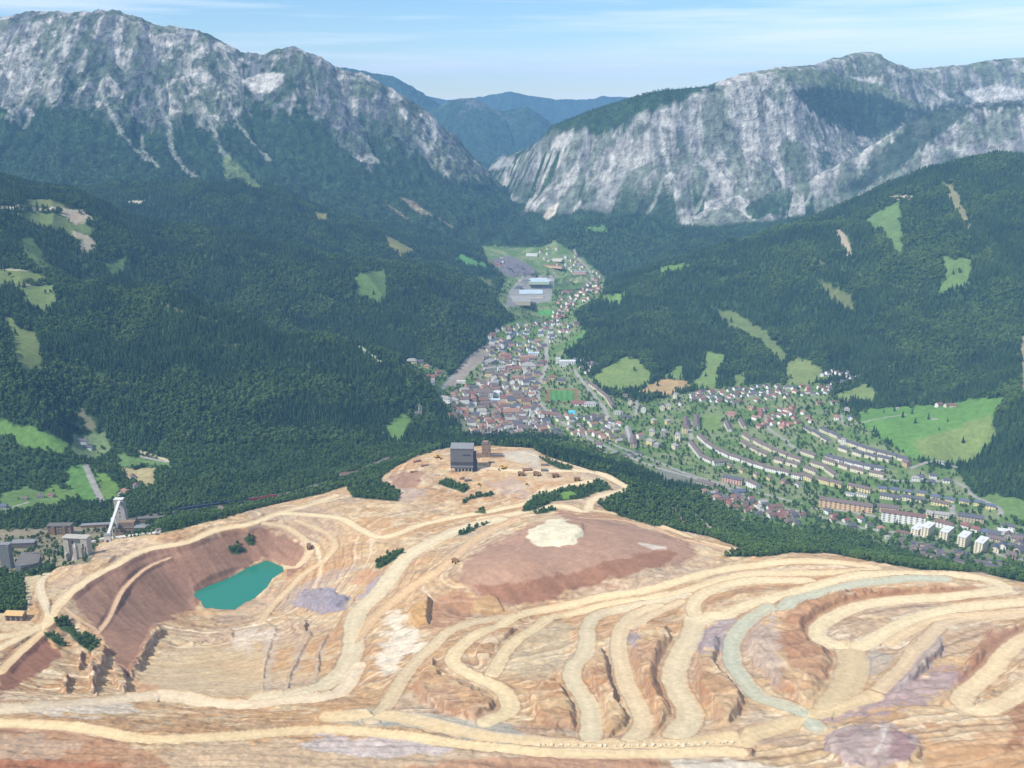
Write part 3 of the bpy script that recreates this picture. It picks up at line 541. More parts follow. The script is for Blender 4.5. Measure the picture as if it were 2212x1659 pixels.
mixin(sst((BAND-0.60)/0.2)*0.55*(1-SMOOTH[j]), S((236, 218, 186)))
mc *= (0.72+0.58*fin)[:, None]
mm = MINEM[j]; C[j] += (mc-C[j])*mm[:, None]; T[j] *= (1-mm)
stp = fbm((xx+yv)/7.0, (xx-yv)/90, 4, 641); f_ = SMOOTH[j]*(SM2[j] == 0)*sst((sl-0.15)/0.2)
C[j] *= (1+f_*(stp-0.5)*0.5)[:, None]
BRN, PUR = (178, 136, 108), (176, 164, 166)
def mp_(g, c, **k):
    k['fe'] = k.get('fe', 4)*1.6; k['nz'] = k.get('nz', 5)*1.9; k['k'] = k.get('k', 1.0)*k.pop('kk', 0.72)
    paint(g, c, **k)
mp_(zl("380 700;600 530;850 440;1000 400;1120 380;1330 330;1480 310;1650 380;1730 440;1700 540;1620 600;1590 520;1480 480;1430 520;1200 600;1090 680;1120 760;1000 800;870 860;720 1140;600 1000;560 890"), (160, 122, 100), nz=6, kk=0.92)
mp_(zl("0 1250;200 1140;350 1030;300 980;230 920;150 990;0 1110"), (160, 112, 88), kk=0.95); mp_(zl("0 1040;100 990;60 1080;0 1130"), (172, 124, 96))
mp_(z5("540 1250;700 1150;1000 1000;1090 930;1200 840;1400 810;1700 850;1900 900;2212 990;2500 1080;2600 1200;2400 1260;2100 1330;1700 1430;1300 1560;1000 1650;850 1640;600 1500;530 1430"), (182, 144, 120), nz=6, fe=5, kk=0.9)
mp_(z5("600 1440;1000 1430;1500 1340;2000 1200;2212 1150;2400 1180;2300 1280;1800 1400;1300 1560;1020 1640;760 1560"), (160, 116, 90), nz=5, fe=4, kk=0.9)
mp_(zc("620 780;640 620;820 560;900 640;860 700;900 740;720 800;600 800"), (180, 136, 106), nz=6)
mp_(z5("1090 930;1150 870;1300 830;1400 850;1450 900;1300 920"), (222, 198, 158)); 
mp_(z5("1085 1040;1120 970;1250 900;1400 870;1500 910;1590 960;1600 1030;1500 1090;1380 1125;1200 1115"), (234, 222, 190), fe=2.5, nz=5, kk=1.0)
mp_(zc("1895 290;1960 300;2060 310;2060 325;1980 330"), (228, 218, 200), fe=2, nz=2)
mp_(zc("870 700;900 650;980 605;1040 620;1080 690;1080 715;880 728"), (196, 160, 112), fe=3)
mp_(zc("480 700;560 640;635 640;620 780;560 800;480 790"), (210, 166, 106), fe=3)
mp_(zc("370 720;430 700;500 790;600 890;540 960;420 1060;330 1080;300 1000;370 850"), (246, 232, 208), fe=14, nz=16, k=0.85, kk=0.85)
mp_(zl("1640 730;1700 650;1850 640;1970 710;1900 780;1760 790"), (160, 150, 156), fe=3, kk=0.92); mp_(zc("190 620;260 530;320 480;320 560;240 640"), (176, 168, 178), fe=3); mp_(zc("0 560;90 600;140 660;80 710;0 700"), (156, 148, 158), fe=3)
mp_(zl("1580 780;1640 640;1850 560;2040 500;1900 600;1680 680;1620 780"), (178, 164, 158), k=0.6, fe=8)
mp_(zc("140 530;240 440;320 480;220 560"), (206, 156, 116))
mp_(z5("740 560;1000 530;1050 560;1180 640;1100 700;900 640;760 590"), (190, 172, 160), fe=6, nz=8, k=0.75)
mp_(z5("0 450;180 480;160 600;60 640;-60 600;-100 520"), (162, 122, 100)); mp_(z5("-60 620;0 600;160 600;260 640;60 740;-60 700"), (196, 176, 158), nz=8)
mp_(z5("900 300;1150 270;1220 330;1200 420;1000 380;880 350"), (212, 204, 186), fe=5)
mp_(zl("1300 880;1400 880;1560 880;1540 980;1440 950;1400 1040;1320 1000"), (232, 222, 206), k=0.6, nz=10)
mp_(zl("850 1050;1050 1000;1400 980;1520 1040;1500 1280;1200 1270;740 1230;780 1130"), (216, 192, 152), k=0.8, fe=10, nz=10); mp_(zl("720 1160;850 1190;950 1230;1000 1260;760 1260"), (218, 160, 110), fe=8, k=0.8)
for g in (zl("1480 900;1560 1000;1500 1280;1480 1280"), zl("1650 1000;1740 880;1700 1060;1600 1260"), zl("1790 980;1840 900;1800 1100;1740 1240")): mp_(g, (196, 178, 160), k=0.7)
# near foreground strata
mp_(dd("-100 1560;150 1565;250 1600;350 1640;420 1700;-100 1700"), (184, 138, 106), nz=12); mp_(dd("-100 1640;60 1635;130 1645;260 1659;-100 1700"), (168, 108, 78), nz=10); mp_(dd("-100 1600;80 1585;180 1605;160 1625;-100 1650"), (204, 176, 148), nz=12)
mp_(dd("-100 1535;120 1520;260 1512;300 1530;250 1545;60 1545"), (232, 222, 206), k=0.8, nz=8)
mp_(dd("330 1615;500 1595;650 1605;900 1630;1150 1640;1350 1700;400 1700"), (210, 184, 152), nz=10); mp_(dd("690 1590;860 1595;980 1620;900 1630;760 1640;660 1610"), (212, 200, 196), nz=10, fe=6)
mp_(dd("860 1660;1000 1640;1200 1630;1420 1640;1450 1700;900 1700"), (196, 146, 112), nz=6); mp_(dd("1450 1645;1560 1640;1700 1660;1700 1700;1480 1700"), (232, 222, 202), nz=6)
mp_(dd("700 1540;780 1532;870 1538;960 1545;1040 1560;1100 1568;1120 1580;1140 1590;1100 1598;1020 1595;900 1572;820 1565;720 1562"), (184, 182, 168), fe=4, nz=4)
for g in (zc("800 1450;860 1430;950 1450;900 1490;820 1490"), zc("1040 1490;1110 1480;1120 1510;1060 1520"), zc("320 1390;420 1370;450 1400;340 1410")): mp_(g, (156, 158, 150), fe=2, nz=2)
for poly, h, fe, k in HUMPS[:6]+[HUMPS[8]]: mp_(poly, (184, 130, 88), k=0.55, fe=10, nz=16, yc=(222, 186, 136))
mp_(zr("830 640;1100 590;1500 560;1900 550;1960 590;1300 640;1050 720;960 740;900 900;1000 980;1050 1100;960 1140;800 1040;740 950;700 860;760 740"), (178, 128, 92), k=0.85, fe=8, nz=8)
mp_(zr("560 800;700 720;740 860;700 960;760 1060;700 1160;560 1020;510 920"), (188, 172, 160), k=0.8, fe=8, nz=14)
mp_(zc("1160 900;1250 830;1400 770;1500 800;1440 1000;1330 1120;1150 1110;1110 1000"), (196, 180, 148), k=0.8, fe=6)
mp_(zr("960 1380;1200 1280;1400 1160;1500 1060;1600 1080;1800 1040;1840 1120;1650 1240;1450 1290;1200 1370"), (176, 152, 150), fe=8, nz=12, k=0.9, kk=0.92); mp_(zr("1560 940;1640 830;1720 860;1720 960;1600 1080;1450 1180;1400 1160;1500 1060"), (182, 166, 158), fe=5, nz=8)
mp_(zr("1180 1010;1300 930;1400 960;1420 1020;1300 1110;1200 1090"), (184, 176, 162), fe=6, k=0.8); mp_(zr("1000 1440;1200 1380;1420 1400;1560 1470;1560 1580;1400 1659;1150 1659;1000 1540"), (172, 154, 154), fe=5, nz=10, k=0.8, kk=0.92)
mp_(zr("1400 1420;1500 1450;1560 1560;1480 1640;1380 1560"), (158, 126, 122), fe=8, nz=10, kk=0.8); mp_(zr("1320 1400;1390 1400;1360 1500;1320 1570;1290 1560;1350 1480"), (214, 202, 190), fe=3, nz=4)
mp_(zr("1600 1500;1900 1470;2150 1420;2300 1500;2300 1700;1600 1700"), (204, 158, 112), fe=10, nz=14); mp_(zr("2130 1250;2300 1200;2300 1500;2140 1520;2080 1600;2150 1440"), (158, 108, 74), fe=8, nz=16); mp_(zr("1600 1390;1700 1380;1720 1410;1620 1420"), (178, 124, 86), fe=3)
mp_(zr("400 820;480 700;300 800;230 880;240 960;380 940"), (170, 158, 162), fe=5, nz=10, k=0.8, kk=0.92); mp_(zc("1810 860;1870 820;1920 860;1860 920"), (156, 148, 156), fe=4)
mp_(zr("2000 830;2212 780;2400 760;2300 850;2150 890;1980 1050;1850 1160;1800 1140;1900 960"), (170, 120, 92), k=0.8)
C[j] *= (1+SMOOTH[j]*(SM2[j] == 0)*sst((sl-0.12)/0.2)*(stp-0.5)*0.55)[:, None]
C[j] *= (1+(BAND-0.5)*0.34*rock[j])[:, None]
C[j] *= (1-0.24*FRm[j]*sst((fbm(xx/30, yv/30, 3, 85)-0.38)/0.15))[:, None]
# roads over everything
k = np.nonzero(RD < RW*1.25)[0]
f = sst((1.14-RD[k]/RW[k])/0.36)*(0.72+0.45*fbm(x[k]/18, y[k]/18, 4, 901)).clip(0, 1)
C[k] += (RC[k]*(0.93+0.14*n3[k])[:, None]-C[k])*f[:, None]; T[k] *= 1-f
# green inside the mine
SHR = [(z5("1050 810;1130 710;1200 670;1360 640;1440 600;1580 600;1700 545;1800 570;1830 620;1700 650;1600 700;1440 720;1330 730;1130 810"), 1.0), (z5("1170 830;1250 790;1340 780;1380 800;1220 830"), 1.0), (z5("330 570;400 510;500 560;600 610;560 650;440 610"), 1.0), (z5("530 740;600 680;780 650;830 650;820 670;620 700;560 750"), .8), (z5("650 820;740 790;750 830"), .8), (z5("500 1020;600 960;680 950;580 1010"), .9), (z5("700 920;790 900;720 945"), .9),
       (zc("290 440;300 400;380 350;460 330;460 350;400 400;320 450"), 1.0), (zl("1280 430;1320 400;1390 430;1350 460;1300 460"), 1.0), (zl("1370 370;1400 350;1440 390;1400 410"), 1.0), (zl("310 830;370 800;430 900;530 920;550 970;510 1010;450 970;380 900;340 880"), 1.0), (zl("240 890;340 920;380 980;340 980;260 920"), .6), (z5("1200 330;1300 370;1480 410;1500 460;1400 450;1290 400;1210 340"), .9), (z5("1750 730;1900 650;2000 700;2212 830;2500 900;2212 940;1900 850"), 1.0)]
for g, d in SHR: paint(g, (70, 92, 52), fe=3, tree=d*0.9, nz=2)
paint(z5("1370 650;1480 635;1540 660;1530 690;1400 710"), (112, 146, 66), fe=2, tree=0)
paint(dd("1440 1110;1560 1150;1540 1130;1480 1105"), (170, 150, 120), fe=3, k=0.0)
strip(dd("1492 1105;1520 1130;1545 1150"), 5, (206, 192, 168), tree=0); strip(zr("80 80;150 170;190 195"), 4, (190, 160, 132), tree=0); strip(zr("260 95;340 140;430 185"), 2.5, (190, 172, 150), tree=0)
strip(zr("640 335;690 350"), 2.5, (210, 170, 120), tree=0)
# pond: dig its bed
POND = [(p[0], p[1]) for p in zl("1090 690;1110 650;1200 600;1400 530;1500 492;1590 530;1590 560;1530 600;1500 650;1420 720;1320 775;1250 775;1150 765;1130 730")]
pX, pY, pZ = at_z([p[0] for p in POND], [p[1] for p in POND], 112.0)
idx, s = sd(POND, 30, (1150, 1600))
Z.ravel()[idx] = np.where(s > 0, np.minimum(Z.ravel()[idx], 110.5), np.maximum(np.minimum(Z.ravel()[idx], 112.4+np.maximum(-s, 0)*0.35+(np.maximum(-s, 0)/11.0)**3*6), 112.3-sst(0.4+s/3)*1.5))
idx, s = sd(POND, 3); C[idx] = C[idx]*(0.72+0.28*sst(-s/3))[:, None]

# ------------------------------------------------------------------ materials
def vmat(name, rough=0.95, scale=0.5, amt=0.25, bump=0.4, bd_=1.2, mid=0.02, key='Col'):
    m = bpy.data.materials.new(name); m.use_nodes = True; t = m.node_tree; b = t.nodes['Principled BSDF']
    at = t.nodes.new('ShaderNodeAttribute'); at.attribute_name = key
    ge = t.nodes.new('ShaderNodeNewGeometry')
    a = t.nodes.new('ShaderNodeTexNoise'); a.inputs['Scale'].default_value = scale; a.inputs['Detail'].default_value = 5; a.inputs['Roughness'].default_value = 0.65
    t.links.new(ge.outputs['Position'], a.inputs['Vector'])
    r = t.nodes.new('ShaderNodeMapRange'); r.inputs['From Min'].default_value = 0.3; r.inputs['From Max'].default_value = 0.7; r.inputs['To Min'].default_value = 1-amt; r.inputs['To Max'].default_value = 1+amt
    t.links.new(a.outputs['Fac'], r.inputs['Value'])
    mu = t.nodes.new('ShaderNodeVectorMath'); mu.operation = 'SCALE'; t.links.new(at.outputs['Color'], mu.inputs[0]); t.links.new(r.outputs[0], mu.inputs['Scale'])
    t.links.new(mu.outputs[0], b.inputs['Base Color']); b.inputs['Roughness'].default_value = rough; b.inputs['Specular IOR Level'].default_value = 0.1
    bp = t.nodes.new('ShaderNodeBump'); bp.inputs['Strength'].default_value = bump; bp.inputs['Distance'].default_value = bd_
    t.links.new(a.outputs['Fac'], bp.inputs['Height']); t.links.new(bp.outputs[0], b.inputs['Normal'])
    return m
KALB = 0.74
def grid_mesh(name, facemask, mat, label=None, kind='structure'):
    q = facemask
    r, c = np.nonzero(q)
    a = r*NC+c
    faces = np.stack([a, a+1, a+NC+1, a+NC], 1)
    used = np.unique(faces); mapv = np.zeros(Z.size, np.int32); mapv[used] = np.arange(len(used))
    faces = mapv[faces]
    me = bpy.data.meshes.new(name)
    me.vertices.add(len(used)); co = np.stack([GX.ravel()[used], GY.ravel()[used], Z.ravel()[used]], 1).astype(np.float32); me.vertices.foreach_set('co', co.ravel())
    me.loops.add(faces.size); me.loops.foreach_set('vertex_index', faces.ravel().astype(np.int32))
    me.polygons.add(len(faces)); me.polygons.foreach_set('loop_start', (np.arange(len(faces))*4).astype(np.int32))
    me.update(calc_edges=True)
    ca = me.color_attributes.new('Col', 'FLOAT_COLOR', 'POINT')
    cc = np.ones((len(used), 4), np.float32); cc[:, :3] = np.clip(C[used]*KALB, 0, 1); ca.data.foreach_set('color', cc.ravel())
    me.polygons.foreach_set('use_smooth', np.ones(len(faces), bool))
    me.materials.append(mat)
    o = bpy.data.objects.new(name, me); col.objects.link(o); o['kind'] = kind
    if label: o['label'] = label
    return o
FL = LAYER[:-1, :-1]; YF = GY[:-1, :-1]
mf = np.zeros(FL.shape, bool); mfull = (MINEM.reshape(Z.shape)[:-1, :-1] > 0.5) & (YF < 2100)
gm_ = vmat('quarry_earth', scale=0.22, amt=0.15, bump=0.35, bd_=1.0)
vm_ = vmat('valley_ground', scale=0.10, amt=0.2, bump=0.5, bd_=3)
mm_ = vmat('mountain_rock', scale=0.018, amt=0.6, bump=1.0, bd_=40)
grid_mesh('quarry_ground', mfull, gm_, 'terraced sand brown open pit mine with winding haul roads')
grid_mesh('valley_ground', (~mfull) & (FL == 0), vm_, 'green valley floor and wooded hills around the town')
grid_mesh('limestone_mountain', FL == 1, mm_, 'steep grey limestone mountain on the left with forest below')
grid_mesh('cliff_mountain', (FL == 2) | (FL == 3), mm_, 'broad grey cliff mountain on the right above the valley')
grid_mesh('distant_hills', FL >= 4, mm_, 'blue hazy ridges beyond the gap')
# ------------------------------------------------------------------ simple materials
def pm(name, c, rough=0.8, noise=0.12, scale=0.4, metal=0.0, disp=0.72):
    m = bpy.data.materials.new(name); m.use_nodes = True; t = m.node_tree; b = t.nodes['Principled BSDF']
    c = S(c)*disp
    a = t.nodes.new('ShaderNodeTexNoise'); a.inputs['Scale'].default_value = scale; a.inputs['Detail'].default_value = 4
    g = t.nodes.new('ShaderNodeNewGeometry'); t.links.new(g.outputs['Position'], a.inputs['Vector'])
    oi = t.nodes.new('ShaderNodeObjectInfo')
    r = t.nodes.new('ShaderNodeMapRange'); r.inputs['From Min'].default_value = 0.3; r.inputs['From Max'].default_value = 0.7; r.inputs['To Min'].default_value = 1-noise; r.inputs['To Max'].default_value = 1+noise
    t.links.new(a.outputs['Fac'], r.inputs['Value'])
    mu = t.nodes.new('ShaderNodeVectorMath'); mu.operation = 'SCALE'; mu.inputs[0].default_value = tuple(c); t.links.new(r.outputs[0], mu.inputs['Scale'])
    t.links.new(mu.outputs[0], b.inputs['Base Color']); b.inputs['Roughness'].default_value = rough; b.inputs['Metallic'].default_value = metal; b.inputs['Specular IOR Level'].default_value = 0.3
    return m
def leafmat(name, c0, c1):
    m = bpy.data.materials.new(name); m.use_nodes = True; t = m.node_tree; b = t.nodes['Principled BSDF']
    oi = t.nodes.new('ShaderNodeObjectInfo'); g = t.nodes.new('ShaderNodeNewGeometry')
    a = t.nodes.new('ShaderNodeTexNoise'); a.inputs['Scale'].default_value = 0.012; a.inputs['Detail'].default_value = 3
    t.links.new(g.outputs['Position'], a.inputs['Vector'])
    ad = t.nodes.new('ShaderNodeMath'); ad.operation = 'MULTIPLY_ADD'; ad.inputs[1].default_value = 0.55; t.links.new(oi.outputs['Random'], ad.inputs[0])
    mr = t.nodes.new('ShaderNodeMapRange'); mr.inputs['From Min'].default_value = 0.35; mr.inputs['From Max'].default_value = 0.68; mr.inputs['To Max'].default_value = 0.6; t.links.new(a.outputs['Fac'], mr.inputs['Value']); t.links.new(mr.outputs[0], ad.inputs[2])
    mx = t.nodes.new('ShaderNodeMixRGB'); mx.inputs['Color1'].default_value = (*c0, 1); mx.inputs['Color2'].default_value = (*c1, 1)
    t.links.new(ad.outputs[0], mx.inputs['Fac']); t.links.new(mx.outputs[0], b.inputs['Base Color']); b.inputs['Roughness'].default_value = 0.9; b.inputs['Specular IOR Level'].default_value = 0.1
    return m
CON = leafmat('conifer_foliage', (0.010, 0.030, 0.016), (0.050, 0.095, 0.028))
DEC = leafmat('broadleaf_foliage', (0.035, 0.085, 0.022), (0.12, 0.19, 0.05))
BARK = pm('bark', (96, 78, 62))
# ------------------------------------------------------------------ mesh builder and tagging
class MB:
    def __init__(s): s.v = []; s.f = []
    def add(s, vs, fs): n = len(s.v); s.v += [tuple(p) for p in vs]; s.f += [tuple(i+n for i in f) for f in fs]; return s
    def box(s, x0, x1, y0, y1, z0, z1):
        return s.add([(x0, y0, z0), (x1, y0, z0), (x1, y1, z0), (x0, y1, z0), (x0, y0, z1), (x1, y0, z1), (x1, y1, z1), (x0, y1, z1)], [(0, 3, 2, 1), (4, 5, 6, 7), (0, 1, 5, 4), (1, 2, 6, 5), (2, 3, 7, 6), (3, 0, 4, 7)])
    def prism(s, pts, z0, z1):
        n = len(pts); return s.add([(x, y, z0) for x, y in pts]+[(x, y, z1) for x, y in pts], [tuple(range(n-1, -1, -1)), tuple(range(n, 2*n))]+[(i, (i+1) % n, n+(i+1) % n, n+i) for i in range(n)])
    def beam(s, a, b, w, h):
        a = Vector(a); b = Vector(b); d = (b-a).normalized(); sd_ = d.cross(Vector((0, 0, 1)));
        if sd_.length < 1e-4: sd_ = Vector((1, 0, 0))
        sd_.normalize(); up = sd_.cross(d)
        vs = [p+sd_*sx*w/2+up*sz*h/2 for p in (a, b) for sx, sz in ((-1, -1), (1, -1), (1, 1), (-1, 1))]
        return s.add(vs, [(0, 1, 2, 3), (7, 6, 5, 4), (0, 4, 5, 1), (1, 5, 6, 2), (2, 6, 7, 3), (3, 7, 4, 0)])
    def cyl(s, x, y, z0, z1, r0, r1=None, n=10):
        r1 = r0 if r1 is None else r1
        return s.add([(x+r*math.cos(i*2*math.pi/n), y+r*math.sin(i*2*math.pi/n), z) for z, r in ((z0, r0), (z1, r1)) for i in range(n)], [tuple(range(n-1, -1, -1)), tuple(range(n, 2*n))]+[(i, (i+1) % n, n+(i+1) % n, n+i) for i in range(n)])
    def wheel(s, x, y, z, r, wd, n=12):
        return s.add([(x+dx, y+r*math.cos(i*2*math.pi/n), z+r*math.sin(i*2*math.pi/n)) for dx in (-wd/2, wd/2) for i in range(n)], [tuple(range(n)), tuple(range(2*n-1, n-1, -1))]+[(n+i, n+(i+1) % n, (i+1) % n, i) for i in range(n)])
    def mesh(s, name, mat):
        me = bpy.data.meshes.new(name); me.from_pydata(s.v, [], s.f); me.materials.append(mat); me.update(); return me
    def build(s, name, mat, parent=None): return mobj(name, s.mesh(name, mat), parent)
def mobj(name, me, parent=None, loc=None):
    o = bpy.data.objects.new(name, me); col.objects.link(o)
    if parent: o.parent = parent
    if loc is not None: o.location = loc
    return o
def thing(name, loc, rz, label, cat, group=None):
    o = bpy.data.objects.new(name, None); col.objects.link(o); o.location = loc; o.rotation_euler = (0, 0, rz); o.empty_display_size = 2
    o['label'] = label; o['category'] = cat
    if group: o['group'] = group
    return o
def gnd(u, v):
    X, Y, z = hit(u, v); return float(X[0]), float(Y[0]), float(z[0])
def gz(x, y): return float(bil(Z, np.array([x]), np.array([y]))[0])

# ------------------------------------------------------------------ pond
bm = bmesh.new(); f = bm.faces.new([bm.verts.new((x, y, 112.0)) for x, y in zip(pX, pY)]); me = bpy.data.meshes.new('pond_water'); bm.to_mesh(me); bm.free()
wm = bpy.data.materials.new('turquoise_water'); wm.use_nodes = True; b = wm.node_tree.nodes['Principled BSDF']; b.inputs['Base Color'].default_value = (0.018, 0.175, 0.118, 1); b.inputs['Roughness'].default_value = 0.12
b.inputs['Specular IOR Level'].default_value = 0.25
t = wm.node_tree; tn = t.nodes.new('ShaderNodeTexNoise'); tn.inputs['Scale'].default_value = 0.6; tn.inputs['Detail'].default_value = 4
g = t.nodes.new('ShaderNodeNewGeometry'); t.links.new(g.outputs['Position'], tn.inputs['Vector']); bp = t.nodes.new('ShaderNodeBump'); bp.inputs['Strength'].default_value = 0.12; bp.inputs['Distance'].default_value = 0.3
t.links.new(tn.outputs['Fac'], bp.inputs['Height']); t.links.new(bp.outputs[0], b.inputs['Normal'])
me.materials.append(wm); po = mobj('pond_water', me); po['kind'] = 'structure'; po['label'] = 'turquoise pond at the bottom of the open pit'

# ------------------------------------------------------------------ houses
BUILT = []          # x, y, radius of everything that stands, so trees keep clear
PAL = {}
WALLC = {'white': (244, 242, 236), 'cream': (236, 226, 198), 'yellow': (236, 218, 166), 'pink': (214, 172, 160), 'grey': (178, 174, 166), 'orange': (222, 188, 150), 'pale green': (196, 210, 176), 'beige': (204, 188, 160), 'brown': (150, 120, 92)}
ROOFC = {'red': (150, 104, 96), 'orange': (172, 132, 114), 'brown': (128, 114, 110), 'dark grey': (104, 104, 112), 'slate blue': (104, 114, 132), 'pale grey': (172, 170, 166), 'light blue': (200, 220, 228), 'white': (232, 232, 230), 'rust': (134, 106, 96)}
def wmat(c):
    if ('w', c) not in PAL: PAL['w', c] = pm(c.replace(' ', '_')+'_plaster', WALLC[c], noise=0.06, disp=0.88)
    return PAL['w', c]
def rmat(c):
    if ('r', c) not in PAL: PAL['r', c] = pm(c.replace(' ', '_')+'_roofing', ROOFC[c], noise=0.16, scale=0.7)
    return PAL['r', c]
GLASS = pm('window_glass', (74, 84, 94), rough=0.25, noise=0.0); STONE = pm('chimney_brick', (150, 120, 105)); CONC = pm('concrete', (196, 190, 178), noise=0.14, scale=0.2)
MCACHE = {}
def cm(key, fn):
    if key not in MCACHE: MCACHE[key] = fn()
    return MCACHE[key]
def gable_wall(L, D, H, R, c):
    return MB().add([(-L/2, -D/2, -4), (L/2, -D/2, -4), (L/2, D/2, -4), (-L/2, D/2, -4), (-L/2, -D/2, H), (L/2, -D/2, H), (L/2, D/2, H), (-L/2, D/2, H), (-L/2, 0, H+R), (L/2, 0, H+R)],
        [(0, 1, 5, 4), (2, 3, 7, 6), (1, 2, 6, 9, 5), (3, 0, 4, 8, 7), (0, 3, 2, 1)]).mesh('wall', wmat(c))
def gable_roof(L, D, H, R, c, o=0.7, th=0.35):
    e = o*R/(D/2); x = L/2+o; y = D/2+o; v = []
    for dz_ in (0.03, th+0.03):
        v += [(-x, -y, H-e+dz_), (x, -y, H-e+dz_), (x, 0, H+R+dz_), (-x, 0, H+R+dz_), (x, y, H-e+dz_), (-x, y, H-e+dz_)]
    return MB().add(v, [(6, 7, 8, 9), (9, 8, 10, 11), (0, 3, 2, 1), (3, 5, 4, 2), (0, 1, 7, 6), (5, 11, 10, 4), (1, 2, 8, 7), (2, 4, 10, 8), (0, 6, 9, 3), (3, 9, 11, 5)]).mesh('roof', rmat(c))
def hip_roof(L, D, H, R, c, o=0.7):
    x = L/2+o; y = D/2+o; rx = max(L/2-D/2, 0.3)
    return MB().add([(-x, -y, H), (x, -y, H), (x, y, H), (-x, y, H), (-rx, 0, H+R), (rx, 0, H+R)], [(0, 3, 2, 1), (0, 1, 5, 4), (1, 2, 5), (2, 3, 4, 5), (3, 0, 4)]).mesh('roof', rmat(c))
def flat_roof(L, D, H, R, c, o=0.4):
    m = MB(); m.box(-L/2-o, L/2+o, -D/2-o, D/2+o, H+0.02, H+0.45)
    return m.box(-L*0.2, L*0.05, -D*0.2, D*0.2, H+0.45, H+1.6).mesh('roof', rmat(c))
def win_mesh(w, h): return MB().box(-w/2, w/2, -0.12, 0.06, -h/2, h/2).mesh('window', GLASS)
HN = []
def house(x, y, ang, L, D, H, wc, rc, label, cat='house', name='house', kind='gable', R=None, group=None, wins=True, chim=True, z=None, dormer=0):
    L, D, H = round(L*2)/2, round(D*2)/2, round(H*2)/2; R = R if R is not None else round(D*0.36*2)/2
    if z is None: z = gz(x, y)
    o = thing(name, (x, y, z), ang, label, cat, group); BUILT.append((x, y, ang, L/2+1.5, D/2+1.5))
    mobj('wall', cm(('w', kind, L, D, H, R, wc), lambda: gable_wall(L, D, H, R if kind == 'gable' else 0.0, wc)), o)
    rf = mobj('roof', cm(('r', kind, L, D, H, R, rc), lambda: {'gable': gable_roof, 'hip': hip_roof, 'flat': flat_roof}[kind](L, D, H, R, rc)), o)
    if chim and kind != 'flat':
        for k in range(1 if L < 20 else 2+int(L > 50)):
            mobj('chimney', cm('chim', lambda: MB().box(-0.6, 0.6, -0.5, 0.5, -2.0, 1.6).box(-0.75, 0.75, -0.65, 0.65, 1.6, 1.85).mesh('chimney', STONE)), rf, ((-0.3+0.6*k)*L*0.6 if L >= 20 else L*0.18, 0.3, H+R))
    if wins:
        st = max(2, int(H//3)); nx = max(2, int(L//(4.2 if L < 30 else 5.2)))
        if nx*st > 44: nx = 44//st
        ww, wh = (1.4, 1.5) if L < 30 else (L/nx*0.42, 1.6)
        wme = cm(('win', round(ww, 1), wh), lambda: win_mesh(round(ww, 1), wh))
        # the sides that face the viewer
        c_, s_ = math.cos(ang), math.sin(ang)
        sgn = -1 if (-s_*x*-1 + c_*-y) < 0 or True else 1
        front = -1 if (x*s_ - y*c_) < 0 else 1         # sign of local y pointing to the camera
        front = 1 if (-x*-s_ + -y*c_) > 0 else -1
        for i in range(nx):
            for k in range(st):
                w_ = mobj('window', wme, o, ((i+0.5)/nx*L-L/2, front*(D/2+0.02), H*(k+0.55)/st)); 
        side = 1 if (-x*c_ - y*s_) > 0 else -1
        for i in range(2):
            for k in range(st):
                w_ = mobj('window', wme, o, (side*(L/2+0.02), (i-0.5)*D*0.45, H*(k+0.55)/st)); w_.rotation_euler = (0, 0, math.pi/2)
    for k in range(dormer):
        mobj('dormer', cm(('dorm', wc, rc), lambda: MB().box(-1.2, 1.2, -1.5, 1.5, -1, 1.6).mesh('dormer', wmat(wc))), rf, (-L/2+(k+0.5)*L/dormer, -D*0.27, H+R*0.5))
    return o
ORD = ['first', 'second', 'third', 'fourth', 'fifth', 'sixth', 'seventh', 'eighth', 'ninth', 'tenth', 'eleventh', 'twelfth', 'thirteenth', 'fourteenth', 'fifteenth', 'sixteenth', 'seventeenth', 'eighteenth', 'nineteenth', 'twentieth', 'twenty-first', 'twenty-second', 'twenty-third', 'twenty-fourth', 'twenty-fifth', 'twenty-sixth', 'twenty-seventh', 'twenty-eighth']
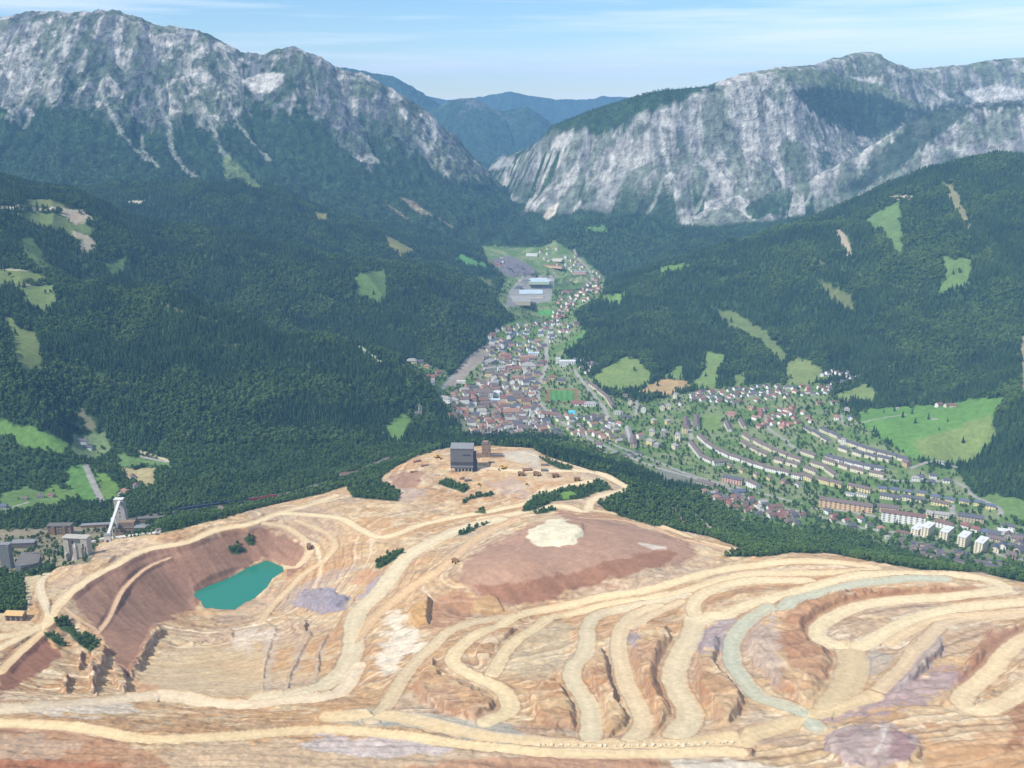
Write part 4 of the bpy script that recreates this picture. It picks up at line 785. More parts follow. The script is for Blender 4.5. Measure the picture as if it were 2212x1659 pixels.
# blocks given by their front ground line: zoomed pixel ends, depth, height, wall, roof
def line(f, s): return f(s)
ROWB = [  # converter, 'x1 y1;x2 y2', depth, height, wall, roof, tag
 *[(z2, s, 11, 8, 'white', 'brown', 'curved row west of the gardens') for s in ("1080 1010;1190 1150", "1195 1155;1305 1200", "1165 935;1250 1012", "1255 1018;1318 1058", "1325 1065;1400 1105", "1405 1107;1480 1142", "1490 1150;1600 1180")],
 *[(z2, s, 11, 8, 'white', 'brown', 'row above the yellow gabled houses') for s in ("1612 1192;1725 1228", "1732 1230;1842 1262", "1850 1272;1970 1298", "1977 1300;2092 1322", "2122 1342;2230 1362")],
 *[(z2, s, 11, 8, 'cream', 'brown', 'broken row amid the estate') for s in ("1600 1010;1690 1052", "1700 1062;1780 1102", "1790 1112;1872 1142", "1942 1182;2032 1208", "2062 1212;2180 1242")],
 *[(z2, s, 11, 8, 'cream', 'brown', 'upper row behind estate trees') for s in ("1732 990;1825 1036", "1830 1040;1922 1082", "1930 1092;2070 1140", "2080 1152;2212 1192", "1620 930;1695 975")],
 *[(z3, s, 11, 8, 'cream', 'dark grey', 'row under the meadow') for s in ("190 672;275 705", "280 708;365 742", "372 772;460 805", "465 808;558 838", "565 842;655 872", "660 874;750 900", "760 902;850 924", "856 926;944 946", "952 952;1060 990")],
 *[(z3, s, 10, 8, 'cream', 'dark grey', 'below the meadow row') for s in ("372 856;462 886", "512 896;604 926", "632 926;740 958", "762 952;882 980", "30 662;102 696", "112 696;192 736", "200 756;272 792")],
 *[(z3, s, 11, 8, 'white', 'dark grey', 'middle row of the estate') for s in ("242 942;330 968", "336 970;425 994", "432 996;520 1016", "526 1018;620 1038", "628 1040;722 1056", "728 1058;824 1074")],
 *[(z3, s, 10, 8, 'cream', 'brown', 'row facing the estate road') for s in ("216 974;342 1014", "372 1024;464 1054", "492 1064;622 1096", "682 1104;822 1132", "0 894;140 938")],
 *[(z3, s, 11, 8, 'cream', 'brown', 'among the garden trees') for s in ("30 1056;150 1102", "92 1004;250 1052", "236 1062;334 1130")],
 *[(z3, s, 12, 9, 'yellow', 'brown', 'lower cream terrace') for s in ("0 1132;112 1172", "166 1176;285 1205", "292 1207;404 1232", "462 1242;692 1286")],
 *[(z3, s, 9, 6.5, 'yellow', 'slate blue', 'line of small blocks') for s in ("768 1262;856 1268", "892 1272;986 1280", "1022 1292;1112 1300", "1152 1302;1242 1310", "1284 1340;1382 1350", "1426 1368;1524 1380", "1570 1386;1668 1396", "1712 1402;1814 1412", "1830 1436;1932 1446")],
 *[(z3, s, 11, 7, 'cream', 'dark grey', 'below the small blocks') for s in ("786 1334;990 1358", "1006 1352;1240 1378")], (z3, "1290 1396;1470 1420", 11, 7, 'yellow', 'brown', 'below the small blocks'),
 (z3, "440 1300;530 1318", 8, 5, 'white', 'pale grey', 'sheds under the cream terrace'), (z3, "542 1306;660 1326", 8, 5, 'white', 'pale grey', 'sheds under the cream terrace'),
 (z2, "1420 1388;1622 1424", 14, 12, 'pink', 'dark grey', 'beside the main road'), (z2, "1660 1424;1762 1464", 13, 11, 'white', 'brown', 'beside the main road'),
 (z3, "182 1415;712 1480", 15, 14, 'orange', 'brown', 'beside the main road'), (z3, "760 1458;975 1470", 13, 9, 'beige', 'brown', 'beside the main road'),
 (z3, "796 1560;1236 1602", 13, 17, 'white', 'rust', 'beside the main road'),
 (z3, "1316 1608;1490 1650", 14, 10, 'white', 'rust', 'beside the main road'), (z3, "1552 1560;1812 1588", 15, 11, 'beige', 'dark grey', 'beside the main road'),
 (z3, "1238 1520;1300 1536", 12, 10, 'cream', 'pale grey', 'near the long white flats'), (z3, "1322 1535;1470 1550", 12, 10, 'cream', 'pale grey', 'near the long white flats'),
 (z2, "66 405;150 470", 11, 8, 'cream', 'brown', 'beside the steep meadow'), (z2, "155 475;235 540", 11, 8, 'cream', 'brown', 'beside the steep meadow'), (z2, "238 545;300 640", 11, 8, 'cream', 'brown', 'beside the steep meadow'),
 (z1, "1050 960;1130 870", 14, 9, 'white', 'dark grey', 'by the railway yard'), (z1, "1120 870;1180 800", 13, 9, 'white', 'slate blue', 'by the railway yard'),
 (z2, "1440 800;1480 880", 11, 8, 'white', 'brown', 'below the estate top'), (z2, "1585 780;1630 850", 11, 8, 'cream', 'brown', 'below the estate top'),
 (z2, "1135 740;1145 860", 12, 9, 'pale green', 'brown', 'by the allotments'), (z2, "1025 760;1035 850", 12, 9, 'beige', 'brown', 'by the allotments'),
 (z2, "435 870;480 1010", 12, 10, 'grey', 'pale grey', 'near the main road'), (z2, "485 960;490 1040", 14, 11, 'beige', 'brown', 'near the main road'),
 (z2, "140 1110;250 1130", 16, 5, 'grey', 'pale grey', 'by the crossroads'), (z2, "1340 1225;1490 1205", 12, 8, 'white', 'brown', 'wide house ending the curved row'), (z2, "1520 1500;1660 1500", 12, 4, 'grey', 'slate blue', 'blue sheds by the main road'), (z2, "1160 1400;1330 1440", 14, 6, 'grey', 'brown', 'blue sheds by the main road'),
]
cnt = {}
def ordinal(key):
    cnt[key] = cnt.get(key, 0)+1; return ORD[min(cnt[key]-1, len(ORD)-1)]
LAYER_LBL = {}
tot = {}
for r_ in ROWB: tot[r_[6]] = tot.get(r_[6], 0)+1
seen_lb = {}
for f, s, D_, H_, wc, rc, tag_ in ROWB:
    (u0, v0), (u1, v1) = f(s)
    X, Y, z_ = hit([u0, u1], [v0, v1]); L_ = math.hypot(X[1]-X[0], Y[1]-Y[0]); a_ = math.atan2(Y[1]-Y[0], X[1]-X[0])
    L_ = min(max(L_, 12), 130)
    mx_, my_ = (X[0]+X[1])/2, (Y[0]+Y[1])/2
    nx_, ny_ = -math.sin(a_), math.cos(a_)
    if nx_*mx_+ny_*my_ < 0: nx_, ny_ = -nx_, -ny_
    cx_, cy_ = mx_+nx_*D_/2, my_+ny_*D_/2
    key = f"{wc} {rc} {tag_}"; n_ = ordinal(key)
    lb = f"{wc} block under a {rc} roof, {n_} from left, {tag_}"
    zc_ = min(gz(mx_, my_), gz(cx_, cy_))
    house(cx_, cy_, a_, L_-0.6, D_, H_, wc, rc, lb, 'apartment block', 'apartment_block', 'gable' if rc not in ('pale grey',) or H_ > 6 else 'flat', group='blocks of flats in the valley town', z=zc_, R=3.5 if H_ < 12 else 4.0)
# white flats with cross walls near the right edge
for i, (px, py, h_) in enumerate([(1215, 638, 18), (1400, 688, 19), (1575, 740, 19), (1745, 798, 19), (1120, 612, 10)]):
    u0, v0 = 1728+.21875*px, 1021+.21875*py
    x_, y_, z_ = gnd(u0, v0)
    house(x_+12, y_+12, math.radians(48), 32, 13, h_, 'cream', 'white', ["cream tower block nearest the long white flats", "second cream tower block from left, pale flat roof", "third cream tower block from left, pale flat roof", "rightmost cream tower block with a pale flat roof", "low cream block at left end of the tower blocks"][i], 'tower block', 'tower_block', 'flat', group='cream tower blocks by the right edge', z=z_)
# individual houses: converter, x y, L D H, wall, roof, angle deg, label
HS = [(z2, 1510, 1250, 12, 9, 7, 'yellow', 'brown', -70, 'first yellow gabled house under the long white row'), (z2, 1635, 1295, 12, 9, 7, 'yellow', 'brown', -70, 'second yellow gabled house under the long white row'), (z2, 1775, 1337, 12, 9, 7, 'yellow', 'brown', -70, 'third yellow gabled house under the long white row'), (z2, 1910, 1370, 12, 9, 7, 'yellow', 'brown', -70, 'fourth yellow gabled house under the long white row'), (z2, 2058, 1408, 12, 9, 7, 'pink', 'brown', -70, 'pink gabled house ending the row of yellow gables'), (z2, 2200, 1436, 12, 9, 7, 'white', 'brown', -70, 'white gabled house right of the pink gabled one'),
 (z2, 1250, 1508, 14, 11, 7, 'white', 'orange', 20, 'white house with hipped orange roof, left of its pair'), (z2, 1370, 1570, 14, 11, 7, 'white', 'orange', 20, 'white house with hipped orange roof, right of its pair'), (z2, 1545, 1575, 12, 10, 7, 'white', 'rust', -40, 'white gabled house with rust red roof near the blue shed'), (z2, 310, 965, 13, 11, 8, 'yellow', 'brown', 10, 'yellow house below the bridge road with a grey hip roof'), (z2, 40, 1040, 13, 11, 6, 'white', 'red', 10, 'red-roofed house at the wood edge left of the crossroads'), (z2, 175, 1040, 16, 12, 9, 'white', 'brown', -20, 'white house with brown roof at the crossroads'), (z2, 165, 1100, 14, 10, 6, 'white', 'rust', -30, 'low white house with rust roof under the crossroads'),
 (z2, 735, 800, 12, 11, 11, 'yellow', 'pale grey', 20, 'leftmost tall yellow house above the tree belt'), (z2, 875, 805, 12, 11, 11, 'yellow', 'pale grey', 20, 'right tall yellow house above the tree belt'), (z2, 715, 915, 18, 12, 12, 'cream', 'pale grey', 80, 'left cream flats in the park'), (z2, 835, 915, 18, 12, 12, 'grey', 'pale grey', 80, 'grey flats right of the cream park flats'), (z2, 980, 965, 20, 12, 15, 'cream', 'pale grey', 70, 'tall cream flats above the park meadow'), (z2, 950, 1055, 14, 12, 10, 'cream', 'pale grey', -60, 'cream flats under the tall cream ones'), (z2, 700, 1010, 18, 12, 10, 'yellow', 'pale grey', -50, 'yellow grey flats at the park lawn, left part'), (z2, 765, 1035, 14, 12, 8, 'grey', 'pale grey', 60, 'pale grey flats at the park lawn, right part'), (z2, 1045, 890, 12, 12, 14, 'yellow', 'brown', 0, 'narrow yellow flats beside the estate street'),
 (z2, 490, 610, 16, 11, 14, 'cream', 'brown', 85, 'first tall block under the mown field'), (z2, 625, 680, 16, 11, 14, 'white', 'brown', 85, 'second tall block under the mown field'), (z2, 815, 660, 16, 12, 13, 'cream', 'dark grey', 85, 'third tall block under the mown field'), (z2, 880, 650, 14, 11, 11, 'cream', 'pale grey', 85, 'fourth tall block under the mown field'), (z2, 955, 540, 16, 11, 12, 'cream', 'pale grey', 60, 'pale flats right of the mown field'), (z2, 1000, 610, 12, 9, 7, 'white', 'brown', 60, 'white house below the pale flats'), (z2, 440, 530, 12, 9, 7, 'cream', 'brown', 0, 'cream house at the foot of the steep meadow'), (z2, 370, 700, 22, 12, 5, 'white', 'pale grey', -5, 'long flat white hall left of the tall blocks'), (z2, 450, 740, 26, 8, 4, 'grey', 'dark grey', 0, 'dark low shed in front of the flat white hall'), (z2, 1520, 720, 24, 12, 8, 'pink', 'orange', -20, 'pink building crowning the estate'),
 (z3, 365, 555, 18, 12, 8, 'white', 'orange', 75, 'long white house with orange roof under the pasture'), (z3, 470, 480, 14, 12, 8, 'cream', 'pale grey', 75, 'pale house right of the long orange roof'), (z3, 500, 560, 14, 11, 7, 'white', 'slate blue', 75, 'white house with a blue-grey roof by the pasture'), (z3, 1380, 425, 15, 11, 6, 'white', 'rust', 20, 'white farmhouse in the sloping meadow'), (z3, 1460, 425, 13, 9, 5, 'cream', 'brown', 20, 'small farm building right of the farmhouse'), (z3, 1520, 428, 15, 9, 5, 'beige', 'rust', -20, 'rightmost barn of the meadow farm'), (z3, 970, 450, 8, 6, 3, 'white', 'pale grey', 0, 'tiny hut in the upper pasture'), (z3, 200, 410, 15, 11, 6, 'beige', 'rust', 0, 'rust roofed house left under the pasture hill'), (z3, 340, 405, 15, 10, 6, 'white', 'rust', 0, 'white house under the pasture hill'), (z3, 470, 395, 13, 9, 5, 'beige', 'rust', 0, 'dark red house under the pasture hill'), (z3, 220, 125, 12, 10, 7, 'white', 'dark grey', 70, 'left white house high in the side valley'), (z3, 300, 125, 10, 9, 7, 'white', 'dark grey', 70, 'right white house high in the side valley'), (z3, 90, 545, 12, 9, 6, 'pink', 'rust', -50, 'pink house above the road bend'), (z3, 115, 585, 12, 9, 6, 'white', 'orange', -50, 'lower orange-roofed house above the road bend'),
 (z3, 430, 800, 10, 8, 12, 'white', 'pale grey', -15, 'narrow white tall house in the meadow row'), (z3, 1055, 1020, 13, 12, 9, 'orange', 'brown', -60, 'orange house ending the meadow row'), (z3, 1150, 1160, 16, 10, 6, 'white', 'pale grey', -15, 'white modern house, left of three new ones'), (z3, 1200, 1150, 14, 10, 6, 'white', 'dark grey', -15, 'white modern house with dark roof, left group'), (z3, 1320, 1140, 14, 10, 7, 'white', 'dark grey', -15, 'white modern house with dark roof, middle'), (z3, 1300, 1195, 14, 10, 6, 'grey', 'dark grey', -15, 'lower dark roofed modern house'), (z3, 1460, 1180, 16, 10, 6, 'white', 'dark grey', -15, 'rightmost white modern house by the lane'), (z3, 1380, 985, 18, 6, 3, 'white', 'pale grey', -15, 'long low shed under the meadow corner'), (z3, 1460, 1012, 14, 5, 3, 'white', 'dark grey', -15, 'low shed right of the long one'),
 (z3, 280, 1490, 11, 10, 8, 'white', 'dark grey', -60, 'white house with grey hip roof by the lower road'), (z3, 340, 1530, 12, 9, 6, 'pink', 'red', 30, 'red roofed house left of the orange flats lawn'), (z3, 325, 1565, 11, 9, 4, 'white', 'red', 30, 'lowest red roof near the pines'), (z3, 460, 1570, 11, 9, 4.5, 'white', 'red', 20, 'red roof beside the round lawn'), (z3, 608, 1570, 11, 10, 8, 'white', 'rust', -60, 'white gabled house with rust roof right of the lawn'), (z3, 520, 1625, 14, 9, 5, 'grey', 'dark grey', 10, 'grey house at the wood edge'), (z3, 690, 1625, 12, 8, 5, 'white', 'dark grey', 20, 'white dark-roofed house in the trees'), (z3, 810, 1650, 14, 11, 4.5, 'white', 'orange', -20, 'low house with a wide orange roof'), (z3, 1640, 1630, 14, 10, 6, 'white', 'red', -45, 'left red-roofed house before the yellow tower blocks'), (z3, 1745, 1665, 14, 10, 6, 'white', 'red', -45, 'right red-roofed house before the yellow tower blocks'),
 (z3, 1860, 1700, 18, 12, 6, 'white', 'slate blue', -30, 'grey blue hall behind the last tower block'), (z3, 1930, 1725, 20, 13, 8, 'grey', 'dark grey', -30, 'large dark roof behind the last tower block'), (z3, 2040, 1688, 24, 14, 6, 'white', 'white', -20, 'white flat hall near the right edge'), (z3, 1935, 1870, 16, 13, 9, 'cream', 'dark grey', 60, 'big cream gabled house right of the tower blocks'), (z3, 2010, 1830, 14, 12, 6, 'white', 'dark grey', 60, 'dark roofed house behind the big gable'), (z3, 2100, 1930, 15, 12, 7, 'pink', 'brown', -40, 'pink brown house at the right edge'), (z3, 2180, 1880, 15, 12, 7, 'beige', 'dark grey', 30, 'beige house at the far right edge'), (z3, 1010, 1690, 20, 8, 4, 'grey', 'rust', -20, 'low rust roof left of the tower blocks'), (z3, 870, 1735, 8, 7, 5, 'white', 'pale grey', 0, 'tiny white house above the garden rows'), (z3, 2060, 1630, 22, 8, 5, 'white', 'dark grey', -30, 'long dark roof above the white flat hall'),
 (ze, 490, 1150, 26, 12, 6, 'white', 'dark grey', 0, 'long white house in the left valley meadow'), (ze, 537, 1185, 13, 9, 5, 'white', 'dark grey', 0, 'small white house below the long one'), (ze, 805, 1365, 12, 10, 5, 'white', 'rust', -60, 'white house by the hayfield corner'), (ze, 825, 1425, 12, 11, 6, 'white', 'rust', -60, 'white gabled house under the hayfield'), (ze, 755, 1450, 15, 10, 5, 'orange', 'orange', -20, 'orange roofed house in the left valley'), (ze, 730, 1472, 10, 8, 5, 'white', 'pale grey', 0, 'white house right above the hoist tower'), (ze, 150, 1490, 10, 7, 3, 'beige', 'brown', 0, 'brown hut at left meadow'), (ze, 240, 1480, 13, 8, 4, 'white', 'brown', 20, 'farm house at the left meadow edge'), (ze, 310, 1475, 13, 8, 4, 'beige', 'rust', -20, 'farm barn right of the farm house'), (ze, 15, 1545, 14, 10, 5, 'grey', 'slate blue', 0, 'grey roofed house at the left picture edge'),
 (ze, 2120, 1355, 34, 12, 6, 'beige', 'rust', 22, 'long rust-roofed station shed beside the wood'), (ze, 1350, 1570, 12, 10, 7, 'beige', 'brown', -45, 'steep brown roofed house beside the railway'), (ze, 1475, 1545, 9, 7, 5, 'grey', 'brown', -45, 'small grey house beside the railway'),
 (z1, 115, 1105, 22, 14, 8, 'yellow', 'pale grey', 10, 'large pale yellow school above the station'), (z1, 190, 1110, 18, 12, 6, 'grey', 'dark grey', 10, 'grey wing beside the yellow school'), (z1, 270, 1150, 12, 10, 6, 'orange', 'orange', 0, 'orange house right of the yellow school'), (z1, 310, 1260, 16, 12, 6, 'white', 'red', 0, 'white house with red roof by the railway yard'), (z1, 390, 1210, 14, 10, 5, 'pink', 'red', 30, 'red roof behind the railway yard house'), (z1, 320, 1310, 12, 8, 5, 'white', 'pale grey', -50, 'white house at the yard end'), (z1, 360, 1245, 12, 9, 5, 'beige', 'rust', 10, 'rust roofed house at the yard fence'),
 (z1, 1440, 275, 52, 40, 8, 'white', 'white', 0, 'white factory hall farthest up the works'), (z1, 1410, 345, 56, 40, 7, 'light', 'light blue', 0, 'x'), (z1, 1190, 500, 74, 92, 9, 'beige', 'pale grey', -2, 'big pale factory hall at the near end of the works'), (z1, 1200, 360, 18, 60, 8, 'grey', 'dark grey', -10, 'narrow dark factory hall beside the works'), (z1, 1330, 400, 60, 40, 7, 'grey', 'light blue', 0, 'blue grey hall in the middle of the works'), (z1, 1370, 440, 40, 12, 6, 'cream', 'pale grey', 0, 'low cream hall next to the big pale hall'),
 (z1, 1530, 135, 80, 12, 6, 'orange', 'orange', -28, 'long orange row far up the valley'), (z1, 1830, 200, 36, 22, 6, 'pink', 'pale grey', -12, 'wide pinkish hall far up the valley'), (z1, 1340, 20, 34, 14, 6, 'white', 'white', -10, 'pale farm hall at the valley head'), (z1, 1600, 80, 30, 14, 6, 'cream', 'white', -20, 'cream hall at the valley head'), (z1, 1730, 385, 44, 14, 6, 'pink', 'rust', 0, 'long pink row in the upper town'), (z1, 1950, 365, 26, 12, 6, 'white', 'red', 10, 'white red house at the upper road'),
 (z1, 1700, 1125, 34, 16, 12, 'white', 'white', 0, 'white modern school with window bands above the meadow'), (z1, 1605, 1105, 10, 10, 15, 'white', 'white', 0, 'white stair tower left of the modern school'), (z1, 1355, 1030, 26, 16, 9, 'white', 'light blue', 0, 'white hall with pale roof in mid town'), (z1, 1300, 1075, 38, 14, 9, 'orange', 'orange', 0, 'long orange-roofed building in mid town'), (z1, 1310, 1165, 32, 20, 11, 'cream', 'beige', 0, 'x2'),
 (z1, 860, 1440, 34, 16, 12, 'white', 'brown', -5, 'long white building over the old town'), (z1, 965, 1440, 20, 18, 11, 'white', 'white', -5, 'white cube building in the old town'), (z1, 945, 1510, 26, 14, 9, 'pale green', 'light blue', 0, 'pale blue box building in the old town'), (z1, 850, 1500, 20, 12, 6, 'brown', 'rust', 0, 'brown building left of the pale blue box'), (z1, 1190, 1450, 20, 14, 11, 'yellow', 'brown', 0, 'yellow building with broad brown roof in town'), (z1, 1140, 1620, 38, 16, 7, 'orange', 'orange', 0, 'large orange-roofed house in the old town'), (z1, 1280, 1520, 18, 30, 9, 'orange', 'rust', 0, 'deep rust roofed house right in the old town'), (z1, 720, 1450, 14, 16, 8, 'pink', 'red', 20, 'red hip roof left of the white building'), (z1, 455, 1490, 24, 12, 8, 'white', 'pale grey', -20, 'white block at the left end of town'), (z1, 545, 1500, 18, 11, 7, 'cream', 'pale grey', -10, 'cream block second at the left end'), (z1, 640, 1600, 20, 12, 6, 'orange', 'orange', 0, 'orange roofs at the lower left of town'), (z1, 520, 1655, 13, 10, 6, 'orange', 'red', 0, 'red roofed house alone under the town'), (z1, 915, 1110, 18, 30, 8, 'grey', 'pale grey', -30, 'grey station hall by the railway yard'), (z1, 1075, 1150, 34, 10, 6, 'white', 'white', 30, 'white slanting hall near the station'), (z1, 915, 1170, 34, 8, 5, 'white', 'pale grey', 32, 'narrow hall near the station'), (z1, 620, 1305, 18, 9, 6, 'white', 'white', 0, 'white box house by the yard trees'),
 (z1, 1050, 1040, 18, 14, 8, 'pink', 'orange', 10, 'orange roof below the dark roofed row'), (z1, 1400, 900, 16, 12, 8, 'pink', 'orange', 0, 'orange house above the town bend'), (z1, 1550, 865, 10, 10, 12, 'white', 'dark grey', 0, 'tall white house beside the road bend'), (z1, 1430, 830, 14, 12, 10, 'white', 'slate blue', 0, 'tall white house in the slate roof quarter'), (z1, 1480, 1305, 14, 11, 9, 'yellow', 'brown', 0, 'yellow villa left of three near the stadium'), (z1, 1550, 1275, 13, 10, 9, 'yellow', 'red', 0, 'yellow villa in the middle near the stadium'), (z1, 1640, 1310, 18, 12, 9, 'yellow', 'dark grey', 0, 'yellow villa right of three near the stadium'), (z1, 1820, 1535, 30, 14, 6, 'white', 'red', -10, 'pool building with a red roof'), (z1, 1940, 1540, 26, 14, 6, 'white', 'pale grey', -10, 'white annexe beside the pool building'), (z1, 1520, 1640, 34, 12, 6, 'beige', 'rust', -20, 'long building under the road curve')]
for (f, px, py, L_, D_, H_, wc, rc, an, lb) in HS:
    u0, v0 = f(f"{px} {py}")[0]
    x_, y_, z_ = gnd(u0, v0)
    if wc == 'light': wc = 'pale green'; lb = 'blue roofed factory hall behind the near halls'
    if rc == 'beige': rc = 'pale grey'; lb = 'cream complex in the middle of town'
    if f is z1: L_, D_ = (L_*1.6, D_*2.3) if y_ > 3700 and L_ > 25 else (L_*1.35, D_*1.3)
    a_ = math.radians(an); kd = 'flat' if rc in ('white', 'light blue') or D_ > 26 else ('hip' if rc in ('pale grey', 'orange') else 'gable')
    house(x_, y_+D_*0.4, a_, L_, D_, H_, wc, rc, lb, 'hall' if L_ > 30 else 'house', 'hall' if L_ > 30 else 'house', kd, wins=(y_ < 3300), chim=(L_ < 25))
def clear(x, y, r):
    for bx, by, a, hl, hd in BUILT:
        dx, dy = x-bx, y-by
        if abs(dx) > hl+hd+r+20 or abs(dy) > hl+hd+r+20: continue
        lx = dx*math.cos(a)+dy*math.sin(a); ly = -dx*math.sin(a)+dy*math.cos(a)
        if abs(lx) < hl+r and abs(ly) < hd+r: return False
    return True
AREAS = [  # outline, spacing, count, (L, D, H), walls, roofs, base angle, phrase
 (dd("962 858;1010 842;1075 800;1160 790;1160 870;1185 930;1120 945;1050 938;1000 905"), 18, 78, (18, 13, 9), 'white cream white yellow pink beige white'.split(), 'brown brown brown rust dark_grey pale_grey red orange'.split(), 10, 'in the dense old town'),
 (dd("1030 900;1180 920;1230 940;1100 950;1010 945"), 15, 20, (14, 10, 7), 'white cream pink'.split(), 'brown orange rust brown dark_grey'.split(), 20, 'behind the plateau edge'),
 (dd("1060 720;1130 700;1250 700;1240 720;1180 745;1175 790;1100 800;1040 800"), 17, 52, (15, 11, 8), 'white cream pink white'.split(), 'slate_blue dark_grey red dark_grey'.split(), 15, 'in the middle town along the road'),
 (dd("1185 690;1210 650;1250 620;1300 600;1290 640;1240 665;1200 700"), 17, 26, (14, 10, 7), 'white cream pink'.split(), 'red brown dark_grey'.split(), 40, 'strung along the upper road'),
 (dd("1160 545;1210 530;1260 565;1305 595;1290 605;1230 590;1180 570"), 18, 16, (13, 10, 6), 'white cream'.split(), 'red pale_grey orange'.split(), 30, 'near the head of the valley'),
 (dd("1050 560;1085 555;1100 575;1060 585"), 15, 7, (12, 9, 6), 'white pink'.split(), 'red dark_grey'.split(), 0, 'beside the grey heap'),
 (dd("1490 850;1560 843;1640 835;1790 835;1800 850;1700 862;1600 872;1500 868"), 15, 46, (11, 8, 5), 'white cream white'.split(), 'dark_grey dark_grey brown red'.split(), 25, 'on the wooded terrace below the pastures'),
 (dd("1620 885;1690 880;1740 885;1725 925;1640 930"), 14, 18, (11, 9, 6), 'white pink'.split(), 'red orange rust'.split(), -60, 'in the red-roofed garden quarter'),
 (dd("1520 1062;1620 1075;1740 1120;1730 1140;1640 1115;1580 1100"), 15, 26, (11, 9, 5), 'white cream beige'.split(), 'red rust brown dark_grey pale_grey'.split(), 20, 'between the lower road and the wood'),
 (dd("1190 885;1260 895;1330 905;1390 950;1350 965;1280 945;1215 935"), 17, 24, (14, 10, 7), 'cream white beige'.split(), 'brown dark_grey orange pale_grey'.split(), 30, 'along the main road under the stadium'),
 (dd("1240 770;1290 790;1270 810;1240 800"), 14, 6, (11, 9, 6), 'white'.split(), 'dark_grey brown'.split(), 30, 'beside the steep meadow corner'),
 (dd("1935 1165;2010 1180;2120 1205;2195 1230;2190 1244;2060 1222;1950 1190"), 12, 36, (15, 7, 3.5), 'grey beige'.split(), 'dark_grey brown'.split(), -25, 'in the garage rows at lower right'),
 (dd("2120 1150;2212 1160;2212 1195;2150 1180"), 17, 6, (14, 11, 6), 'beige grey'.split(), 'brown dark_grey'.split(), -30, 'at the right picture edge'),
 (dd("1780 800;1870 805;1850 830;1800 832"), 15, 8, (10, 8, 5), 'white'.split(), 'dark_grey brown'.split(), 30, 'in the wooded side valley'),
 (z2("270 1060;600 1110;620 1180;300 1120"), 13, 8, (12, 8, 4), 'grey beige'.split(), 'pale_grey dark_grey'.split(), -25, 'in the yard under the crossroads'),
]
rg = random.Random(11)
def inpoly(x, y, p):
    c = False
    for i in range(len(p)):
        (x0, y0), (x1, y1) = p[i-1], p[i]
        if (y0 > y) != (y1 > y) and x < (x1-x0)*(y-y0)/(y1-y0)+x0: c = not c
    return c
ALLH = []
for poly, spc, nmax, (L0, D0, H0), ws, rs, ba, ph in AREAS:
    nmax = int(nmax*1.5) if H0 > 4 else nmax; spc *= 0.82; us = [p[0] for p in poly]; vs = [p[1] for p in poly]; n0 = len(ALLH)
    cand = [(rg.uniform(min(us), max(us)), rg.uniform(min(vs), max(vs))) for _ in range(nmax*30)]
    cand = [c for c in cand if inpoly(c[0], c[1], poly)]
    if not cand: continue
    X, Y, z_ = hit([c[0] for c in cand], [c[1] for c in cand])
    for (u0, v0), x_, y_ in zip(cand, X, Y):
        if len(ALLH)-n0 >= nmax: break
        if not clear(x_, y_, spc*0.45): continue
        k = rg.uniform(0.8, 1.3); an = math.radians(ba+rg.choice((0, 90))+rg.gauss(0, 6))
        k *= 1.12; ALLH.append((u0, x_, y_, an, L0*k, D0*rg.uniform(0.9, 1.15), H0*rg.uniform(0.85, 1.25), rg.choice(ws), rg.choice(rs).replace('_', ' '), ph, H0 > 4, rg.random()))
        BUILT.append((x_, y_, an, L0*k/2+1.5, D0/2+2))
isH = [h for h in ALLH if h[10]]
nH = sum(1 for o_ in col.objects if o_.get('category') == 'house')
isH.sort(key=lambda h: h[2]/math.sqrt(h[4]*h[6]))
lone, far = isH[:298-nH], isH[298-nH:]
lone += [h for h in ALLH if not h[10]]
lone.sort(key=lambda h: h[0])
for u0, x_, y_, an, L_, D_, H_, wc, rc, ph, big_, rnd in lone:
    n_ = ordinal((wc, rc, ph))
    house(x_, y_, an, L_, D_, H_, wc, rc, f"{n_} from left of the {wc} {rc}-roofed {'houses' if big_ else 'garages'} {ph}", 'house' if big_ else 'garage', 'house' if big_ else 'garage_row', 'gable' if rnd < 0.7 and big_ else ('hip' if big_ else 'flat'), group='houses of the valley town' if big_ else 'garage rows', wins=(y_ < 2100 and big_), chim=y_ < 2700 and big_)
vs_, fs_, mi_, mats_ = [], [], [], []
for u0, x_, y_, an, L_, D_, H_, wc, rc, ph, big_, rnd in far:
    z_ = gz(x_, y_); c_, s_ = math.cos(an), math.sin(an)
    for me_, mt in ((cm(('w', 'gable', round(L_), 10, round(H_), 3.5, wc), lambda: gable_wall(round(L_), 10, round(H_), 3.5, wc)), wmat(wc)), (cm(('r', 'gable', round(L_), 10, round(H_), 3.5, rc), lambda: gable_roof(round(L_), 10, round(H_), 3.5, rc)), rmat(rc))):
        if mt not in mats_: mats_.append(mt)
        n0 = len(vs_); vs_ += [(x_+v.co.x*c_-v.co.y*s_, y_+v.co.x*s_+v.co.y*c_, z_+v.co.z) for v in me_.vertices]
        for p in me_.polygons: fs_.append([i+n0 for i in p.vertices]); mi_.append(mats_.index(mt))
if vs_:
    me = bpy.data.meshes.new('distant_houses'); me.from_pydata(vs_, [], fs_)
    for mt in mats_: me.materials.append(mt)
    me.polygons.foreach_set('material_index', mi_); me.update()
    o_ = mobj('distant_houses', me); o_['kind'] = 'stuff'; o_['label'] = 'far small houses of the upper town'
